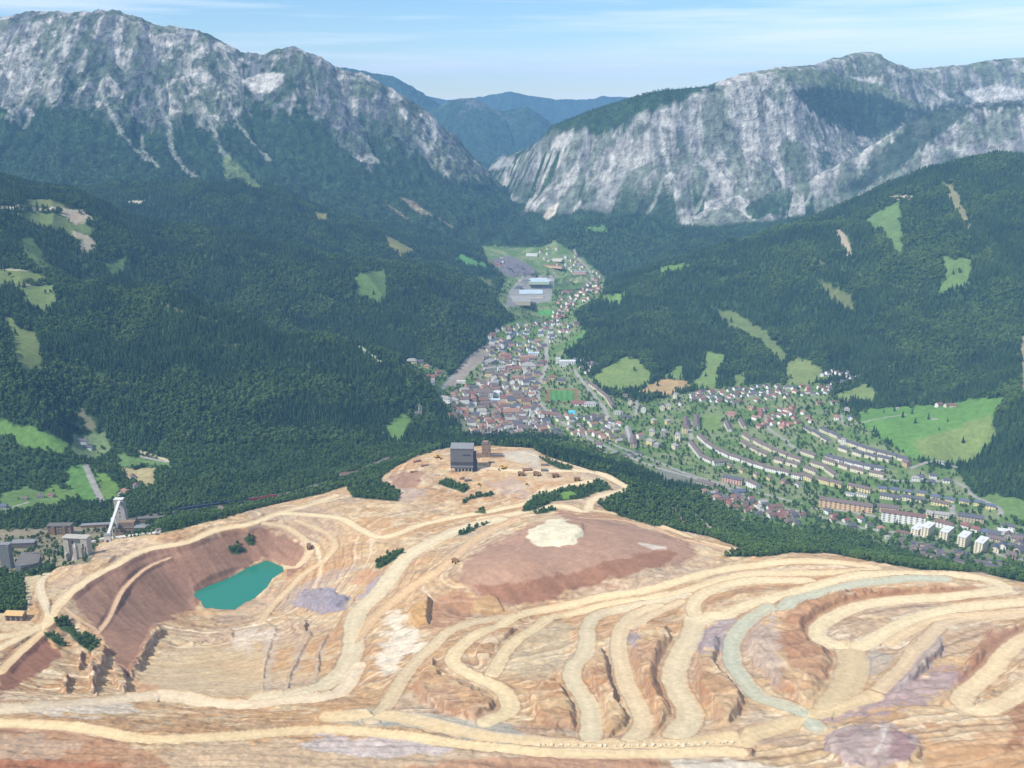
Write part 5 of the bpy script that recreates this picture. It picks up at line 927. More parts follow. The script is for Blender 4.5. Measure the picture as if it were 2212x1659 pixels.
# ------------------------------------------------------------------ mine buildings, silos, conveyors, trains, machines
RUST = pm('rusted_steel', (150, 112, 84)); DARK = pm('dark_sheet_metal', (126, 126, 126), noise=0.1); DARKER = pm('shaded_sheet_metal', (84, 84, 88)); LITE = pm('light_sheet_metal', (150, 150, 150)); WHT = pm('white_steel', (236, 234, 226), noise=0.05)  # DARKER: darker sheet metal copy, side shade put into its colour; also the band
YEL = pm('machine_yellow', (226, 178, 62), noise=0.1); TYRE = pm('rubber', (50, 48, 46)); BRK = pm('old_stone', (158, 134, 108), noise=0.2, scale=0.3); SLATE = pm('slate_sheet', (120, 116, 110)); REDM = pm('red_steel', (170, 44, 44)); NAVY = pm('navy_steel', (62, 74, 100)); TANR = pm('tan_sheet', (222, 186, 128))
def scale_at(y): return math.hypot(y, 650)/F
# the dark ore bunker on the plateau
x_, y_, z_ = gnd(998, 1019)
o = thing('ore_bunker', (x_, y_, z_), math.radians(-2), 'tall dark grey sheet metal ore bunker on the mine plateau', 'ore bunker'); o.scale = (0.9, 0.9, 0.86)
BUILT.append((x_, y_+14, 0, 34, 22))
MB().box(-23, 23, 0, 24, 8, 52).build('wall', DARK, o)
MB().add([(-23.6, -1.2, 51.5), (23.6, -1.2, 51.5), (23.6, 25, 55.5), (-23.6, 25, 55.5), (-23.6, -1.2, 52.6), (23.6, -1.2, 52.6), (23.6, 25, 56.6), (-23.6, 25, 56.6)], [(0, 3, 2, 1), (4, 5, 6, 7), (0, 1, 5, 4), (1, 2, 6, 5), (2, 3, 7, 6), (3, 0, 4, 7)]).build('roof', LITE, o)
MB().box(-23.3, 23.3, -0.5, 0, 14.5, 22).build('dark_band', DARKER, o); MB().box(-23.3, 23.3, -0.5, 0, 10.5, 14).build('light_band', LITE, o)
MB().box(2, 18, -0.6, 0, 36.5, 39).build('window_band', GLASS, o)
for k in range(7): MB().box(-22+k*7-1, -22+k*7+1, 1, 4, -6, 8).build('pillar', CONC, o)
for k in range(9): MB().box(-23.2+k*5.7, -22.8+k*5.7, -0.35, 0, 22.2, 51).build('rib', LITE, o)
MB().box(23.05, 28, 6, 22, -4, 40).box(28, 30, 8, 20, -4, 22).build('side_annexe', DARKER, o)  # right side in the darker sheet: its shade is put into the colour
# stone tower and low wings
x_, y_, z_ = gnd(1050, 988)
o = thing('stone_tower', (x_, y_, z_), math.radians(-3), 'brown stone tower with low wings right of the ore bunker', 'tower'); BUILT.append((x_, y_+6, 0, 30, 16))
MB().box(-8, 8, 0, 14, -4, 26).build('tower_wall', BRK, o); MB().box(-6.5, 4, 2, 12, 26, 30).build('tower_top', BRK, o); MB().box(-8.5, 8.5, -0.5, 14.5, 26.02, 26.8).build('parapet', SLATE, o)
MB().box(-20, -8, 0, 10, -4, 7).build('left_wing', BRK, o); MB().box(8, 32, -2, 8, -4, 5).build('right_wing', BRK, o); MB().box(7.8, 32.5, -2.5, 8.5, 5.02, 5.6).build('wing_roof', SLATE, o)
for k in range(4): MB().box(-6+k*3.6, -4.6+k*3.6, -0.2, 0.05, 6+(k % 2)*8, 9+(k % 2)*8).build('window', GLASS, o)
# small yellow crane and scrap beside the bunker; machines on the plateau
def dumper(u, v, ang, label, s=1.0):
    x_, y_, z_ = gnd(u, v); o = thing('dump_truck', (x_, y_, z_), math.radians(ang), label, 'dump truck', 'machines parked on the plateau'); o.scale = (s, s, s)
    MB().box(-2.4, 2.4, -4.6, 4.6, 1.5, 2.6).build('chassis', YEL, o)
    MB().add([(-2.8, -3.2, 2.7), (2.8, -3.2, 2.7), (2.8, 4.8, 3.4), (-2.8, 4.8, 3.4), (-3.0, -4.6, 5.4), (3.0, -4.6, 5.4), (3.0, 5.2, 5.6), (-3.0, 5.2, 5.6)], [(0, 3, 2, 1), (4, 5, 6, 7), (0, 1, 5, 4), (1, 2, 6, 5), (2, 3, 7, 6), (3, 0, 4, 7)]).build('tipper_body', RUST, o)
    c = MB().box(-2.3, 0.2, -5.6, -3.4, 2.62, 5.2).build('cab', YEL, o); MB().box(-2.1, 0.0, -5.72, -5.58, 3.8, 4.9).build('windscreen', GLASS, c)
    for wx in (-2.6, 2.6):
        for wy in (-3.6, 2.8): MB().wheel(wx, wy, 1.4, 1.5, 1.3).build('wheel', TYRE, o)
def excavator(u, v, ang, label, s=1.0):
    x_, y_, z_ = gnd(u, v); o = thing('excavator', (x_, y_, z_), math.radians(ang), label, 'excavator', 'machines parked on the plateau'); o.scale = (s, s, s)
    for sx in (-1.8, 1.8): MB().box(sx-0.6, sx+0.6, -3.2, 3.2, 0, 1.3).box(sx-0.5, sx+0.5, -3.7, 3.7, 0.35, 0.95).build('track', TYRE, o)
    MB().prism([(-2, -2.2), (2, -2.2), (2.2, 2.6), (1.2, 3.2), (-1.2, 3.2), (-2.2, 2.6)], 1.35, 3.4).build('body', YEL, o)
    c = MB().box(-2.0, -0.4, -3.0, -0.8, 3.42, 5.0).build('cab', YEL, o); MB().box(-1.9, -0.5, -3.1, -2.98, 3.6, 4.8).build('windscreen', GLASS, c)
    MB().beam((0.5, -2, 3), (0.5, -6.5, 6.6), 0.7, 0.9).build('boom', YEL, o); MB().beam((0.5, -6.5, 6.6), (0.5, -9, 2.6), 0.5, 0.6).build('stick', YEL, o)
    MB().prism([(-0.6, -10.2), (1.6, -10.2), (1.6, -8.6), (-0.6, -8.6)], 0.8, 2.4).build('bucket', RUST, o)
for i, (a, b, an) in enumerate([(1055, 500, 80), (1190, 500, 60), (1350, 515, 95)]):
    dumper(864+.2486*a, 903+.2486*b, an, ['leftmost yellow dump truck of three below the plateau', 'middle yellow dump truck of three below the plateau', 'rightmost yellow dump truck of three below the plateau'][i], 1.25)
dumper(864+.2486*1540, 903+.2486*545, 80, 'dump truck driving on the ramp right of the parked ones', 1.1)
dumper(668, 1184, 20, 'dump truck on the bench road above the turquoise pond', 1.1)
dumper(707+.3551*780, 1070+.3551*412, 40, 'dump truck on the road beside the brown heap', 1.0)
excavator(864+.2486*325, 903+.2486*345, 30, 'yellow excavator left of the ore bunker', 1.5)
excavator(864+.2486*905, 903+.2486*440, -50, 'rusty excavator in the middle of the plateau', 1.4)
excavator(864+.2486*690, 903+.2486*580, 10, 'small excavator below the ore bunker', 1.0)
excavator(864+.2486*1100, 903+.2486*578, 20, 'small excavator beside the lower ramp', 0.8)
for i, (a, b, L_, D_, H_, m_, lb) in enumerate([(1105, 455, 22, 12, 5, RUST, 'rusty open shed in the middle of the plateau'), (1255, 460, 16, 9, 5, SLATE, 'grey workshop shed right of the rusty shed'), (1260, 412, 18, 6, 4, SLATE, 'grey shed at the bushes on the plateau'), (150, 380, 20, 8, 4, RUST, 'brown scrap shed at the left plateau rim'), (215, 415, 18, 7, 3, RUST, 'brown scrap stack left of the ore bunker'), (125, 470, 20, 5, 3, RUST, 'rusty plates at the plateau edge'), (795, 388, 14, 4, 3, SLATE, 'low container right of the bunker'), (590, 545, 16, 8, 4, SLATE, 'bluish stack of pipes below the bunker'), (540, 530, 12, 7, 4, RUST, 'rusty machine parts below the bunker'), (320, 495, 14, 4, 2, CONC, 'pale slabs below the plateau rim')]):
    x_, y_, z_ = gnd(864+.2486*a, 903+.2486*b)
    o = thing('shed', (x_, y_, z_), math.radians([5, -8, 0, 40, 30, -5, 0, 10, 60, 5][i]), lb, 'shed'); o.scale = (0.75, 0.75, 0.6); BUILT.append((x_, y_, 0, L_/2, D_/2))
    MB().box(-L_/2, L_/2, -D_/2, D_/2, -1, H_).build('wall', m_, o)
    MB().add([(-L_/2-.5, -D_/2-.5, H_+.02), (L_/2+.5, -D_/2-.5, H_+.02), (L_/2+.5, D_/2+.5, H_+.02), (-L_/2-.5, D_/2+.5, H_+.02), (-L_/2-.5, 0, H_+1.5), (L_/2+.5, 0, H_+1.5)], [(0, 3, 2, 1), (0, 1, 5, 4), (1, 2, 5), (2, 3, 4, 5), (3, 0, 4)]).build('roof', m_, o)
# left: hoist tower with conveyors
Xt, Yt, Zt = gnd(*zl("680 290")[0])
def rel(u, v, zabs):     # point at a pixel with a given height, relative to tower base
    x, y, z = at_z(u, v, zabs); return (float(x)-Xt, float(y)-Yt, float(z)-Zt)
o = thing('hoist_tower', (Xt, Yt, Zt), 0, 'tall white hoist tower with lean front at the left plant', 'tower'); BUILT.append((Xt, Yt, 0, 26, 20)); o.scale = (0.72, 0.8, 1.0)
s_ = scale_at(Yt)
TH = 46
MB().add([(-13, 0, -4), (15, 0, -4), (15, 16, -4), (-13, 16, -4), (-13, 2, TH), (9, 2, TH), (9, 14, TH), (-13, 14, TH)], [(0, 3, 2, 1), (4, 5, 6, 7), (0, 1, 5, 4), (1, 2, 6, 5), (2, 3, 7, 6), (3, 0, 4, 7)]).build('tower_wall', CONC, o)
MB().box(-13.6, 9.6, 1.4, 14.6, TH+.02, TH+1.2).build('roof', WHT, o); MB().box(-26, -13.1, 2, 12, -4, 10).build('side_house', WHT, o)
for k in range(5): MB().box(-2, 0, -0.1+0.21*k, 0.5+0.21*k, 6+7.5*k, 8.5+7.5*k).build('window', GLASS, o)
o2 = thing('conveyor_bridge', (Xt, Yt, Zt), 0, 'white inclined conveyor bridge rising to the hoist tower', 'conveyor')
Xf, Yf, Zf = gnd(*zl("605 392")[0]); fx, fy, fz = Xf-Xt, Yf-Yt, Zf-Zt
MB().beam((fx, fy+2, fz+9), (1, 0.5, TH-3), 4.2, 4.0).build('gallery', WHT, o2); MB().beam((fx, fy+2, fz+11.1), (1, 0.5, TH-0.9), 4.6, 0.35).build('gallery_roof', WHT, o2)
for k in (0.35, 0.65): MB().beam((fx+(1-fx)*k, fy+(0.5-fy)*k, fz+9+(TH-12-fz)*k-2), (fx+(1-fx)*k, fy+(0.5-fy)*k, gz(Xt+fx+(1-fx)*k, Yt+fy+(0.5-fy)*k)-Zt-2), 1.2, 1.2).build('leg', WHT, o2)
o3 = thing('transfer_house', (Xf, Yf, Zf), math.radians(10), 'white transfer house where the conveyors meet', 'transfer house'); MB().box(-5, 5, 0, 8, -2, 12).build('wall', WHT, o3); MB().box(-5.5, 5.5, -.5, 8.5, 12.02, 12.7).build('roof', LITE, o3); MB().box(-2, 2, -.1, .05, 0, 4).build('door', GLASS, o3)
def conveyor(u0, v0, h0, u1, v1, h1, lb):
    a = gnd(u0, v0); b = gnd(u1, v1); o = thing('conveyor_gallery', a, 0, lb, 'conveyor', 'low conveyors at the left plant')
    d = (b[0]-a[0], b[1]-a[1], b[2]-a[2]); MB().beam((0, 0, h0), (d[0], d[1], d[2]+h1), 3.4, 2.8).build('gallery', WHT, o)
    for k in (0.2, 0.5, 0.8): MB().beam((d[0]*k, d[1]*k, (h0*(1-k)+(d[2]+h1)*k)-1.4), (d[0]*k, d[1]*k, gz(a[0]+d[0]*k, a[1]+d[1]*k)-a[2]-1), 0.9, 0.9).build('leg', LITE, o)
conveyor(*zl("615 385")[0], 6, *zl("880 352")[0], 5, 'long white conveyor gallery running right to a small cabin'); conveyor(*zl("595 385")[0], 6, *zl("512 400")[0], 3, 'short white conveyor gallery running left')
def simple(name, u, v, ang, label, cat, parts, group=None, z=None):
    x_, y_, z_ = gnd(u, v); o = thing(name, (x_, y_, z_ if z is None else z), math.radians(ang), label, cat, group); mxx = 5
    for pn, b, m_ in parts:
        for bb in (b if isinstance(b, list) else [b]):
            MB().box(*bb).build(pn, m_, o); mxx = max(mxx, abs(bb[0]), abs(bb[1]))
    BUILT.append((x_, y_+5, math.radians(ang), mxx+2, 12)); return o
simple('control_cabin', *zl("888 340")[0], 0, 'small white cabin at the right end of the long conveyor', 'cabin', [('wall', (-4, 4, 0, 5, -1, 6), WHT), ('roof', (-4.4, 4.4, -.4, 5.4, 6.02, 6.5), SLATE), ('window', (-2, 2, -.1, .05, 3, 5), GLASS)])
simple('plant_hall', *zl("735 345")[0], 4, 'brown grey plant hall at the foot of the hoist tower', 'hall', [('wall', (-26, 20, 0, 18, -4, 11), BRK), ('roof', (-26.6, 20.6, -.6, 18.6, 11.02, 12), SLATE), ('upper_hall', (-20, 6, 4, 16, 12.02, 20), BRK), ('window', [(-24+7*k, -20+7*k, -.1, .05, 4, 7) for k in range(6)], GLASS)])
simple('plant_annexe', *zl("790 335")[0], 4, 'low pale annexe right of the plant hall', 'hall', [('wall', (-10, 12, 0, 12, -3, 8), SLATE), ('roof', (-10.5, 12.5, -.5, 12.5, 8.02, 8.6), LITE)])
for k, (a, lb) in enumerate([("540 310", 'long low building left of the hoist tower'), ("850 272", 'long low shed by the railway right of the hoist tower')]):
    simple('rail_shed', *zl(a)[0], 8, lb, 'shed', [('wall', (-26, 30, 0, 9, -2, 5), BRK), ('roof', (-26.6, 30.6, -.6, 9.6, 5.02, 5.9), LITE if k == 0 else SLATE)])
o = simple('concrete_silo', *zl("420 490")[0], -6, 'pale concrete ore silo with stepped shafts at the left plant', 'silo', [('wall', [(-24, -13, 6, 22, -5, 42), (-13, 14, 10, 22, -5, 41), (14, 27, 4, 22, -5, 41)], CONC), ('roof', (-24.6, 27.6, 3.4, 22.6, 42.02, 43), CONC), ('shaft', [(4, 10, -8, 0, -8, 30), (-20, -16, -2, 6, -6, 12)], CONC), ('window', [(-8, -5, 9.8, 10.05, 28, 34), (17, 20, 3.8, 4.05, 20, 32), (22, 24, 3.8, 4.05, 8, 26)], GLASS)])
o.scale = (0.74, 0.74, 0.78)
MB().add([(4, -8, 30), (10, -8, 30), (10, 0, 30), (4, 0, 30), (7, -4, 38)], [(0, 1, 4), (1, 2, 4), (2, 3, 4), (3, 0, 4)]).build('shaft_cap', CONC, o)
for px in (-10, 14): MB().add([(px, 2, -6), (px+12, 2, -6), (px+12, 10, -6), (px, 10, -6), (px+6, 8, 16)], [(0, 1, 4), (1, 2, 4), (2, 3, 4), (3, 0, 4)]).build('buttress', CONC, o)
o = simple('slab_tower', *zl("48 540")[0], 0, 'grey twin slab tower at the left picture edge', 'tower', [('wall', [(-14, -1, 0, 14, -8, 48), (0.5, 7, -3, 12, -8, 47)], pm('weathered_concrete', (140, 142, 140), noise=0.2)), ('roof', (-14.5, 7.5, -.5, 14.5, 48.02, 49), LITE)])
o.scale = (0.75, 0.75, 0.82)
x_, y_, z_ = gnd(*zl("155 548")[0]); o = thing('crusher_hall', (x_, y_, z_), 0, 'dark grey hall with angled roof right of the slab tower', 'hall'); o.scale = (0.78, 0.78, 0.78); BUILT.append((x_, y_+8, 0, 26, 20))
MB().prism([(-20, -6), (-6, -12), (22, 2), (20, 20), (-18, 20)], -6, 15).build('wall', DARK, o)
MB().add([(-20.6, -6.4, 14.5), (-6, -12.8, 10), (23, 1.6, 15), (20.6, 20.6, 27), (-18.6, 20.6, 27)], [(0, 1, 2, 3, 4)]).add([(-20.6, -6.4, 15.2), (-6, -12.8, 11), (23, 1.6, 16), (20.6, 20.6, 28), (-18.6, 20.6, 28)], [(0, 1, 2, 3, 4), ]).build('roof', SLATE, o)
MB().prism([(-18, 19), (19, 17), (19, 20), (-18, 20)], 14, 27).build('rear_wall', DARKER, o)
simple('workers_house', *zl("335 350")[0], 3, 'three storey brown grey block left above the silo', 'apartment block', [('wall', (-20, 20, 0, 13, -4, 16), BRK), ('roof', (-20.8, 20.8, -.8, 13.8, 16.02, 17.5), SLATE), ('window', [(-18+5.3*k, -15.8+5.3*k, -.15, .05, 3+5*j, 5.4+5*j) for k in range(7) for j in range(3)], GLASS), ('bay', [(-12, -7, -1.5, 0, -4, 15.9), (6, 11, -1.5, 0, -4, 15.9)], BRK)])
simple('plant_office', *zl("130 425")[0], 5, 'low grey building behind the slab tower', 'hall', [('wall', (-20, 18, 0, 14, -3, 9), SLATE), ('roof', (-20.6, 18.6, -.6, 14.6, 9.02, 10), LITE)])
o = simple('yellow_shed', *zl("78 832")[0], -4, 'open shed with a tan sheet roof beside the left haul road', 'shed', [('wall', (-11, 11, 0, 11, -2, 7.5), BRK), ('door', [(-9+6.5*k, -5+6.5*k, -.1, .05, 0, 5.5) for k in range(3)], GLASS)])
MB().add([(-12.5, -1.5, 7.6), (12.5, -1.5, 7.6), (12, 6, 11), (-12, 6, 11), (12.5, 12.5, 7.6), (-12.5, 12.5, 7.6)], [(0, 1, 2, 3), (3, 2, 4, 5), (0, 3, 5), (1, 4, 2), (0, 5, 4, 1)]).build('roof', TANR, o)
# trains in the left valley
def railcar(u, v, u1, v1, m_, name, label, cat, k=0):
    a = gnd(u, v); b = gnd(u1, v1); L_ = max(math.hypot(b[0]-a[0], b[1]-a[1])*0.93, 8); an = math.atan2(b[1]-a[1], b[0]-a[0])
    o = thing(name, ((a[0]+b[0])/2, (a[1]+b[1])/2, max(a[2], b[2])+0.3), an, label, cat, 'railway wagons in the left valley')
    if k == 0: MB().add([(-L_/2, -1.6, 1.4), (L_/2, -1.6, 1.4), (L_/2, 1.6, 1.4), (-L_/2, 1.6, 1.4), (-L_/2, -2.0, 4.4), (L_/2, -2.0, 4.4), (L_/2, 2.0, 4.4), (-L_/2, 2.0, 4.4)], [(0, 3, 2, 1), (4, 5, 6, 7), (0, 1, 5, 4), (1, 2, 6, 5), (2, 3, 7, 6), (3, 0, 4, 7)]).build('hopper_body', m_, o)
    else: MB().prism([(-L_/2, -1.3), (-L_/2+1, -1.8), (L_/2-1, -1.8), (L_/2, -1.3), (L_/2, 1.3), (L_/2-1, 1.8), (-L_/2+1, 1.8), (-L_/2, 1.3)], 1.3, 5.2).build('body', m_, o); MB().box(-L_/2+1.5, L_/2-1.5, -1.2, 1.2, 5.22, 5.8).build('roof', SLATE, o)
    MB().box(-L_/2+1, L_/2-1, -1.2, 1.2, 0.8, 1.38).build('frame', TYRE, o)
    for q in (-L_*0.33, L_*0.33): MB().box(q-1.6, q+1.6, -1.3, 1.3, 0.0, 0.78).build('bogie', TYRE, o)
q0 = np.array(zl("1000 214")[0]); q1 = np.array(zl("1385 158")[0]); n_ = 13
for k in range(n_):
    a = q0+(q1-q0)*k/n_; b = q0+(q1-q0)*(k+1)/n_
    railcar(*a, *b, NAVY, 'hopper_wagon', f"dark blue hopper wagon, {ORD[k]} from the left in the standing train", 'wagon')
q0 = np.array(zl("1400 160")[0]); q1 = np.array(zl("1560 138")[0])
for k in range(3):
    a = q0+(q1-q0)*k/3; b = q0+(q1-q0)*(k+1)/3
    railcar(*a, *b, REDM, 'rail_carriage', ['left red carriage right behind the blue wagons', 'middle red carriage of the train by the wood', 'rightmost red carriage of the train by the wood'][k], 'carriage', 1)
# church towers
x_, y_, z_ = gnd(*z1("205 1642")[0])
o = thing('church', (x_, y_, z_), 0.3, 'fortified stone church with a square tower on the wooded knoll', 'church'); BUILT.append((x_, y_, 0, 12, 10))
MB().box(-3.5, 4.5, -3, 5, -3, 26).build('tower', CONC, o); MB().add([(-4, -3.5, 26), (5, -3.5, 26), (5, 5.5, 26), (-4, 5.5, 26), (.5, 1, 32)], [(0, 3, 2, 1), (0, 1, 4), (1, 2, 4), (2, 3, 4), (3, 0, 4)]).build('spire', SLATE, o); MB().box(-14, -3.5, -4, 6, -3, 9).build('nave', CONC, o)
MB().add([(-14.5, -4.6, 9), (-3.5, -4.6, 9), (-3.5, 6.6, 9), (-14.5, 6.6, 9), (-14.5, 1, 14), (-3.5, 1, 14)], [(0, 3, 2, 1), (0, 1, 5, 4), (1, 2, 5), (2, 3, 4, 5), (3, 0, 4)]).build('nave_roof', SLATE, o); MB().box(-.5, 1.5, -3.15, -2.95, 16, 20).build('window', GLASS, o)
x_, y_, z_ = gnd(*z5("722 170")[0]); o = thing('church', (x_, y_+10, z_), 0.1, 'grey steeple rising behind the stone tower on the plateau', 'church')
MB().box(-3, 3, -3, 3, -3, 18).build('tower', CONC, o); MB().add([(-3.4, -3.4, 18), (3.4, -3.4, 18), (3.4, 3.4, 18), (-3.4, 3.4, 18), (0, 0, 32)], [(0, 3, 2, 1), (0, 1, 4), (1, 2, 4), (2, 3, 4), (3, 0, 4)]).build('spire', SLATE, o); MB().box(3, 20, -5, 5, -3, 9).build('nave', CONC, o)
# boulders marking the edge of the lower haul road
BOM = pm('pale_boulder', (232, 216, 184), noise=0.2, scale=2)
def rockmesh(seed):
    bm = bmesh.new(); bmesh.ops.create_icosphere(bm, subdivisions=2, radius=1); r = random.Random(seed)
    for v in bm.verts:
        n_ = v.co.normalized(); q = 1+0.28*math.sin(n_.x*4+seed)+0.22*math.sin(n_.y*5+seed*2)+r.uniform(-.08, .08); v.co = Vector((n_.x*q, n_.y*q*0.9, n_.z*q*0.65))
    me = bpy.data.meshes.new('boulder'); bm.to_mesh(me); bm.free(); me.materials.append(BOM); return me
RM = [rockmesh(i) for i in range(4)]
bx = [zc(f"{1280+i*47+rg.uniform(-10, 10)} {1522+rg.uniform(-3, 4)}")[0] for i in range(22)] + [zr(f"{20+i*42+rg.uniform(-8, 8)} {1518-i*1.5}")[0] for i in range(12)]
for i, (u0, v0) in enumerate(bx):
    x_, y_, z_ = gnd(u0, v0); o = bpy.data.objects.new('boulder', RM[i % 4]); col.objects.link(o); o.location = (x_, y_, z_+0.3); s = rg.uniform(1.0, 2.0); o.scale = (s*1.3, s, s*0.9); o.rotation_euler = (0, 0, rg.uniform(0, 6))
    o['label'] = 'pale boulder in the line edging the lower haul road'; o['category'] = 'boulder'; o['group'] = 'boulders edging the lower haul road'
# ------------------------------------------------------------------ trees
def conifer_mesh(seed):
    r = random.Random(seed); m = MB(); tiers = 7
    for k in range(tiers):
        z0 = 0.10+0.80*k/tiers; z1_ = z0+0.30*(1-k/tiers*0.5); rad = 0.21*(1-k/tiers)**0.85+0.02; n_ = 7
        ph = r.uniform(0, 6); vs = []
        for i in range(n_):
            q = rad*(1.0+r.uniform(-.3, .3)) if i % 2 == 0 else rad*0.62
            vs.append((q*math.cos(ph+i*2*math.pi/n_), q*math.sin(ph+i*2*math.pi/n_), z0-r.uniform(0, .03)))
        vs.append((r.uniform(-.01, .01), r.uniform(-.01, .01), min(z1_, 1.0)))
        m.add(vs, [(i, (i+1) % n_, n_) for i in range(n_)])
    return m
def broad_mesh(seed):
    r = random.Random(seed); m = MB()
    for k in range(26):
        a = r.uniform(0, 2*math.pi); h = r.uniform(0.28, 0.92); q = 0.34*math.sin(math.pi*min((h-0.12)/0.86, 1))**0.7*r.uniform(0.3, 1.0)
        c = Vector((q*math.cos(a), q*math.sin(a), h)); s = r.uniform(0.07, 0.13)
        for j in range(7):
            n_ = Vector((r.gauss(0, 1), r.gauss(0, 1), r.gauss(0.4, 1))).normalized(); t_ = n_.orthogonal().normalized(); b_ = n_.cross(t_); p = c+n_*s*0.8
            m.add([p+t_*s, p+b_*s*0.8, p-t_*s, p-b_*s*0.9], [(0, 1, 2, 3)])
    return m
CMS = [conifer_mesh(i).mesh('crown', CON) for i in range(4)]; BMS = [broad_mesh(i).mesh('crown', DEC) for i in range(4)]
TRK = MB().cyl(0, 0, -0.06, 0.5, 0.022, 0.012, 7).mesh('trunk', BARK)
T2 = T.reshape(Z.shape); Zg = Z
DY = np.gradient(yy)[:, None]; AREA = DY*GY*(rr[1]-rr[0])
U, V = proj(GX, GY, Z)
sl_ = (Z-CAMH)/GY; rm = np.maximum.accumulate(sl_, 0)
vism = ((Z+24-CAMH)/GY >= rm-0.001) & (U > -330) & (U < 2540) & (V < 1730)
dens = np.where(GY < 1900, 1/24.0, np.where(GY < 3000, 1/40.0, np.where(GY < 4600, 1/66.0, 1/130.0)))
dens = np.where(LAYER >= 4, 0, dens); dens = np.where(GY > 6400, 0, dens)
pr = np.clip(T2, 0, 1)**1.3*AREA*dens*vism
pr *= 1
cntp = np.floor(pr+rng.random(pr.shape)).astype(int)
rI, cI = np.nonzero(cntp); rep = cntp[rI, cI]; rI = np.repeat(rI, rep); cI = np.repeat(cI, rep)
jy = rng.uniform(-.5, .5, len(rI)); jx = rng.uniform(-.5, .5, len(rI))
py_ = yy[rI]+jy*DY[rI, 0]; px_ = (rr[cI]+jx*(rr[1]-rr[0]))*py_
# keep clear of buildings
keep = np.ones(len(px_), bool)
for bx_, by_, a, hl, hd in BUILT:
    j = np.nonzero((np.abs(px_-bx_) < hl+hd+8) & (np.abs(py_-by_) < hl+hd+8))[0]
    dx_, dy_ = px_[j]-bx_, py_[j]-by_; lx = dx_*math.cos(a)+dy_*math.sin(a); ly = -dx_*math.sin(a)+dy_*math.cos(a)
    keep[j[(np.abs(lx) < hl+2) & (np.abs(ly) < hd+2)]] = False
px_, py_ = px_[keep], py_[keep]
pz_ = bil(Z, px_, py_); tl = bil(T2, px_, py_)
tu, tv = proj(px_, py_, pz_)
townm = np.zeros(len(px_), bool)
for g in TOWNS:
    pg = g; c = np.zeros(len(px_), bool)
    for i in range(len(pg)):
        (x0, y0), (x1, y1) = pg[i-1], pg[i]
        if y0 == y1: continue
        c ^= ((y0 > tv) != (y1 > tv)) & (tu < (x1-x0)*(tv-y0)/(y1-y0)+x0)
    townm |= c & (py_ < 6500)
near = (py_ < 1700) | ((py_ < 2150) & (tu < 950) & (tv > 960))
nf = fbm(px_/120, py_/120, 3, 777)
isb = np.where(townm, rng.random(len(px_)) < 0.8, np.where(near, nf+rng.normal(0, .10, len(px_)) > 0.24, nf+rng.normal(0, .06, len(px_)) > 0.575))
hgt = np.where(townm, rng.uniform(6, 13, len(px_)), np.where(near, rng.uniform(4.5, 10.5, len(px_)), rng.uniform(9, 21, len(px_))*np.where(py_ > 3000, 1.15, 1.0)))
hgt = np.where((LAYER.ravel()[np.searchsorted(yy, py_).clip(0, NR-1)*NC] >= 0) & (tl < 0.75) & (py_ > 4300), hgt*0.5, hgt)
LY = LAYER[np.searchsorted(yy, py_).clip(0, NR-1), np.clip(((px_/py_-rr[0])/(rr[1]-rr[0])).astype(int), 0, NC-1)]; hgt = np.where(LY > 0, hgt*0.62, hgt)
inm = (MINEM.reshape(Z.shape)[np.searchsorted(yy, py_).clip(0, NR-1), np.clip(((px_/py_-rr[0])/(rr[1]-rr[0])).astype(int), 0, NC-1)] > 0.5)
hgt = np.where(inm, rng.uniform(4, 8, len(px_)), hgt); isb |= inm
hgt = np.where(isb & ~near, hgt*0.82, hgt)
print('TREES', len(px_), 'near', int(near.sum()), 'town', int(townm.sum()), 'inmine', int(inm.sum()))
# the 290 that show largest are things
dist = np.hypot(py_, CAMH-pz_); onscr = (tu > 0) & (tu < 2212) & (tv > 0) & (tv < 1659)
order = np.argsort(-(hgt/dist)*onscr)[:290]
sel = np.zeros(len(px_), bool); sel[order] = True
AR = [('the wood at the left edge below the silo', lambda u, v: u < 160 and v > 1150), ('the wooded strip between the mine and the railway', lambda u, v: u < 760), ('the bushes inside the mine', lambda u, v: False), ('the wood on the slope behind the mine plateau', lambda u, v: u < 1420), ('the wood behind the right mine rim', lambda u, v: True)]
for i in order:
    u0, v0 = float(tu[i]), float(tv[i]); ph = 'the bushes inside the mine' if inm[i] else next(p for p, f in AR if f(u0, v0))
    kd = 'broadleaf_tree' if isb[i] else 'conifer_tree'
    kn = ('rounded leafy green tree in ' if isb[i] else 'dark pointed conifer in ')+ph
    o = thing(kd, (float(px_[i]), float(py_[i]), float(pz_[i])-0.2), rg.uniform(0, 6.28), kn, 'tree', 'trees in '+ph+(' broadleaf' if isb[i] else ' conifer'))
    s = float(hgt[i])*1.05; o.scale = (s*1.1, s*1.1, s)
    mobj('crown', (BMS if isb[i] else CMS)[i % 4], o); mobj('trunk', TRK, o)
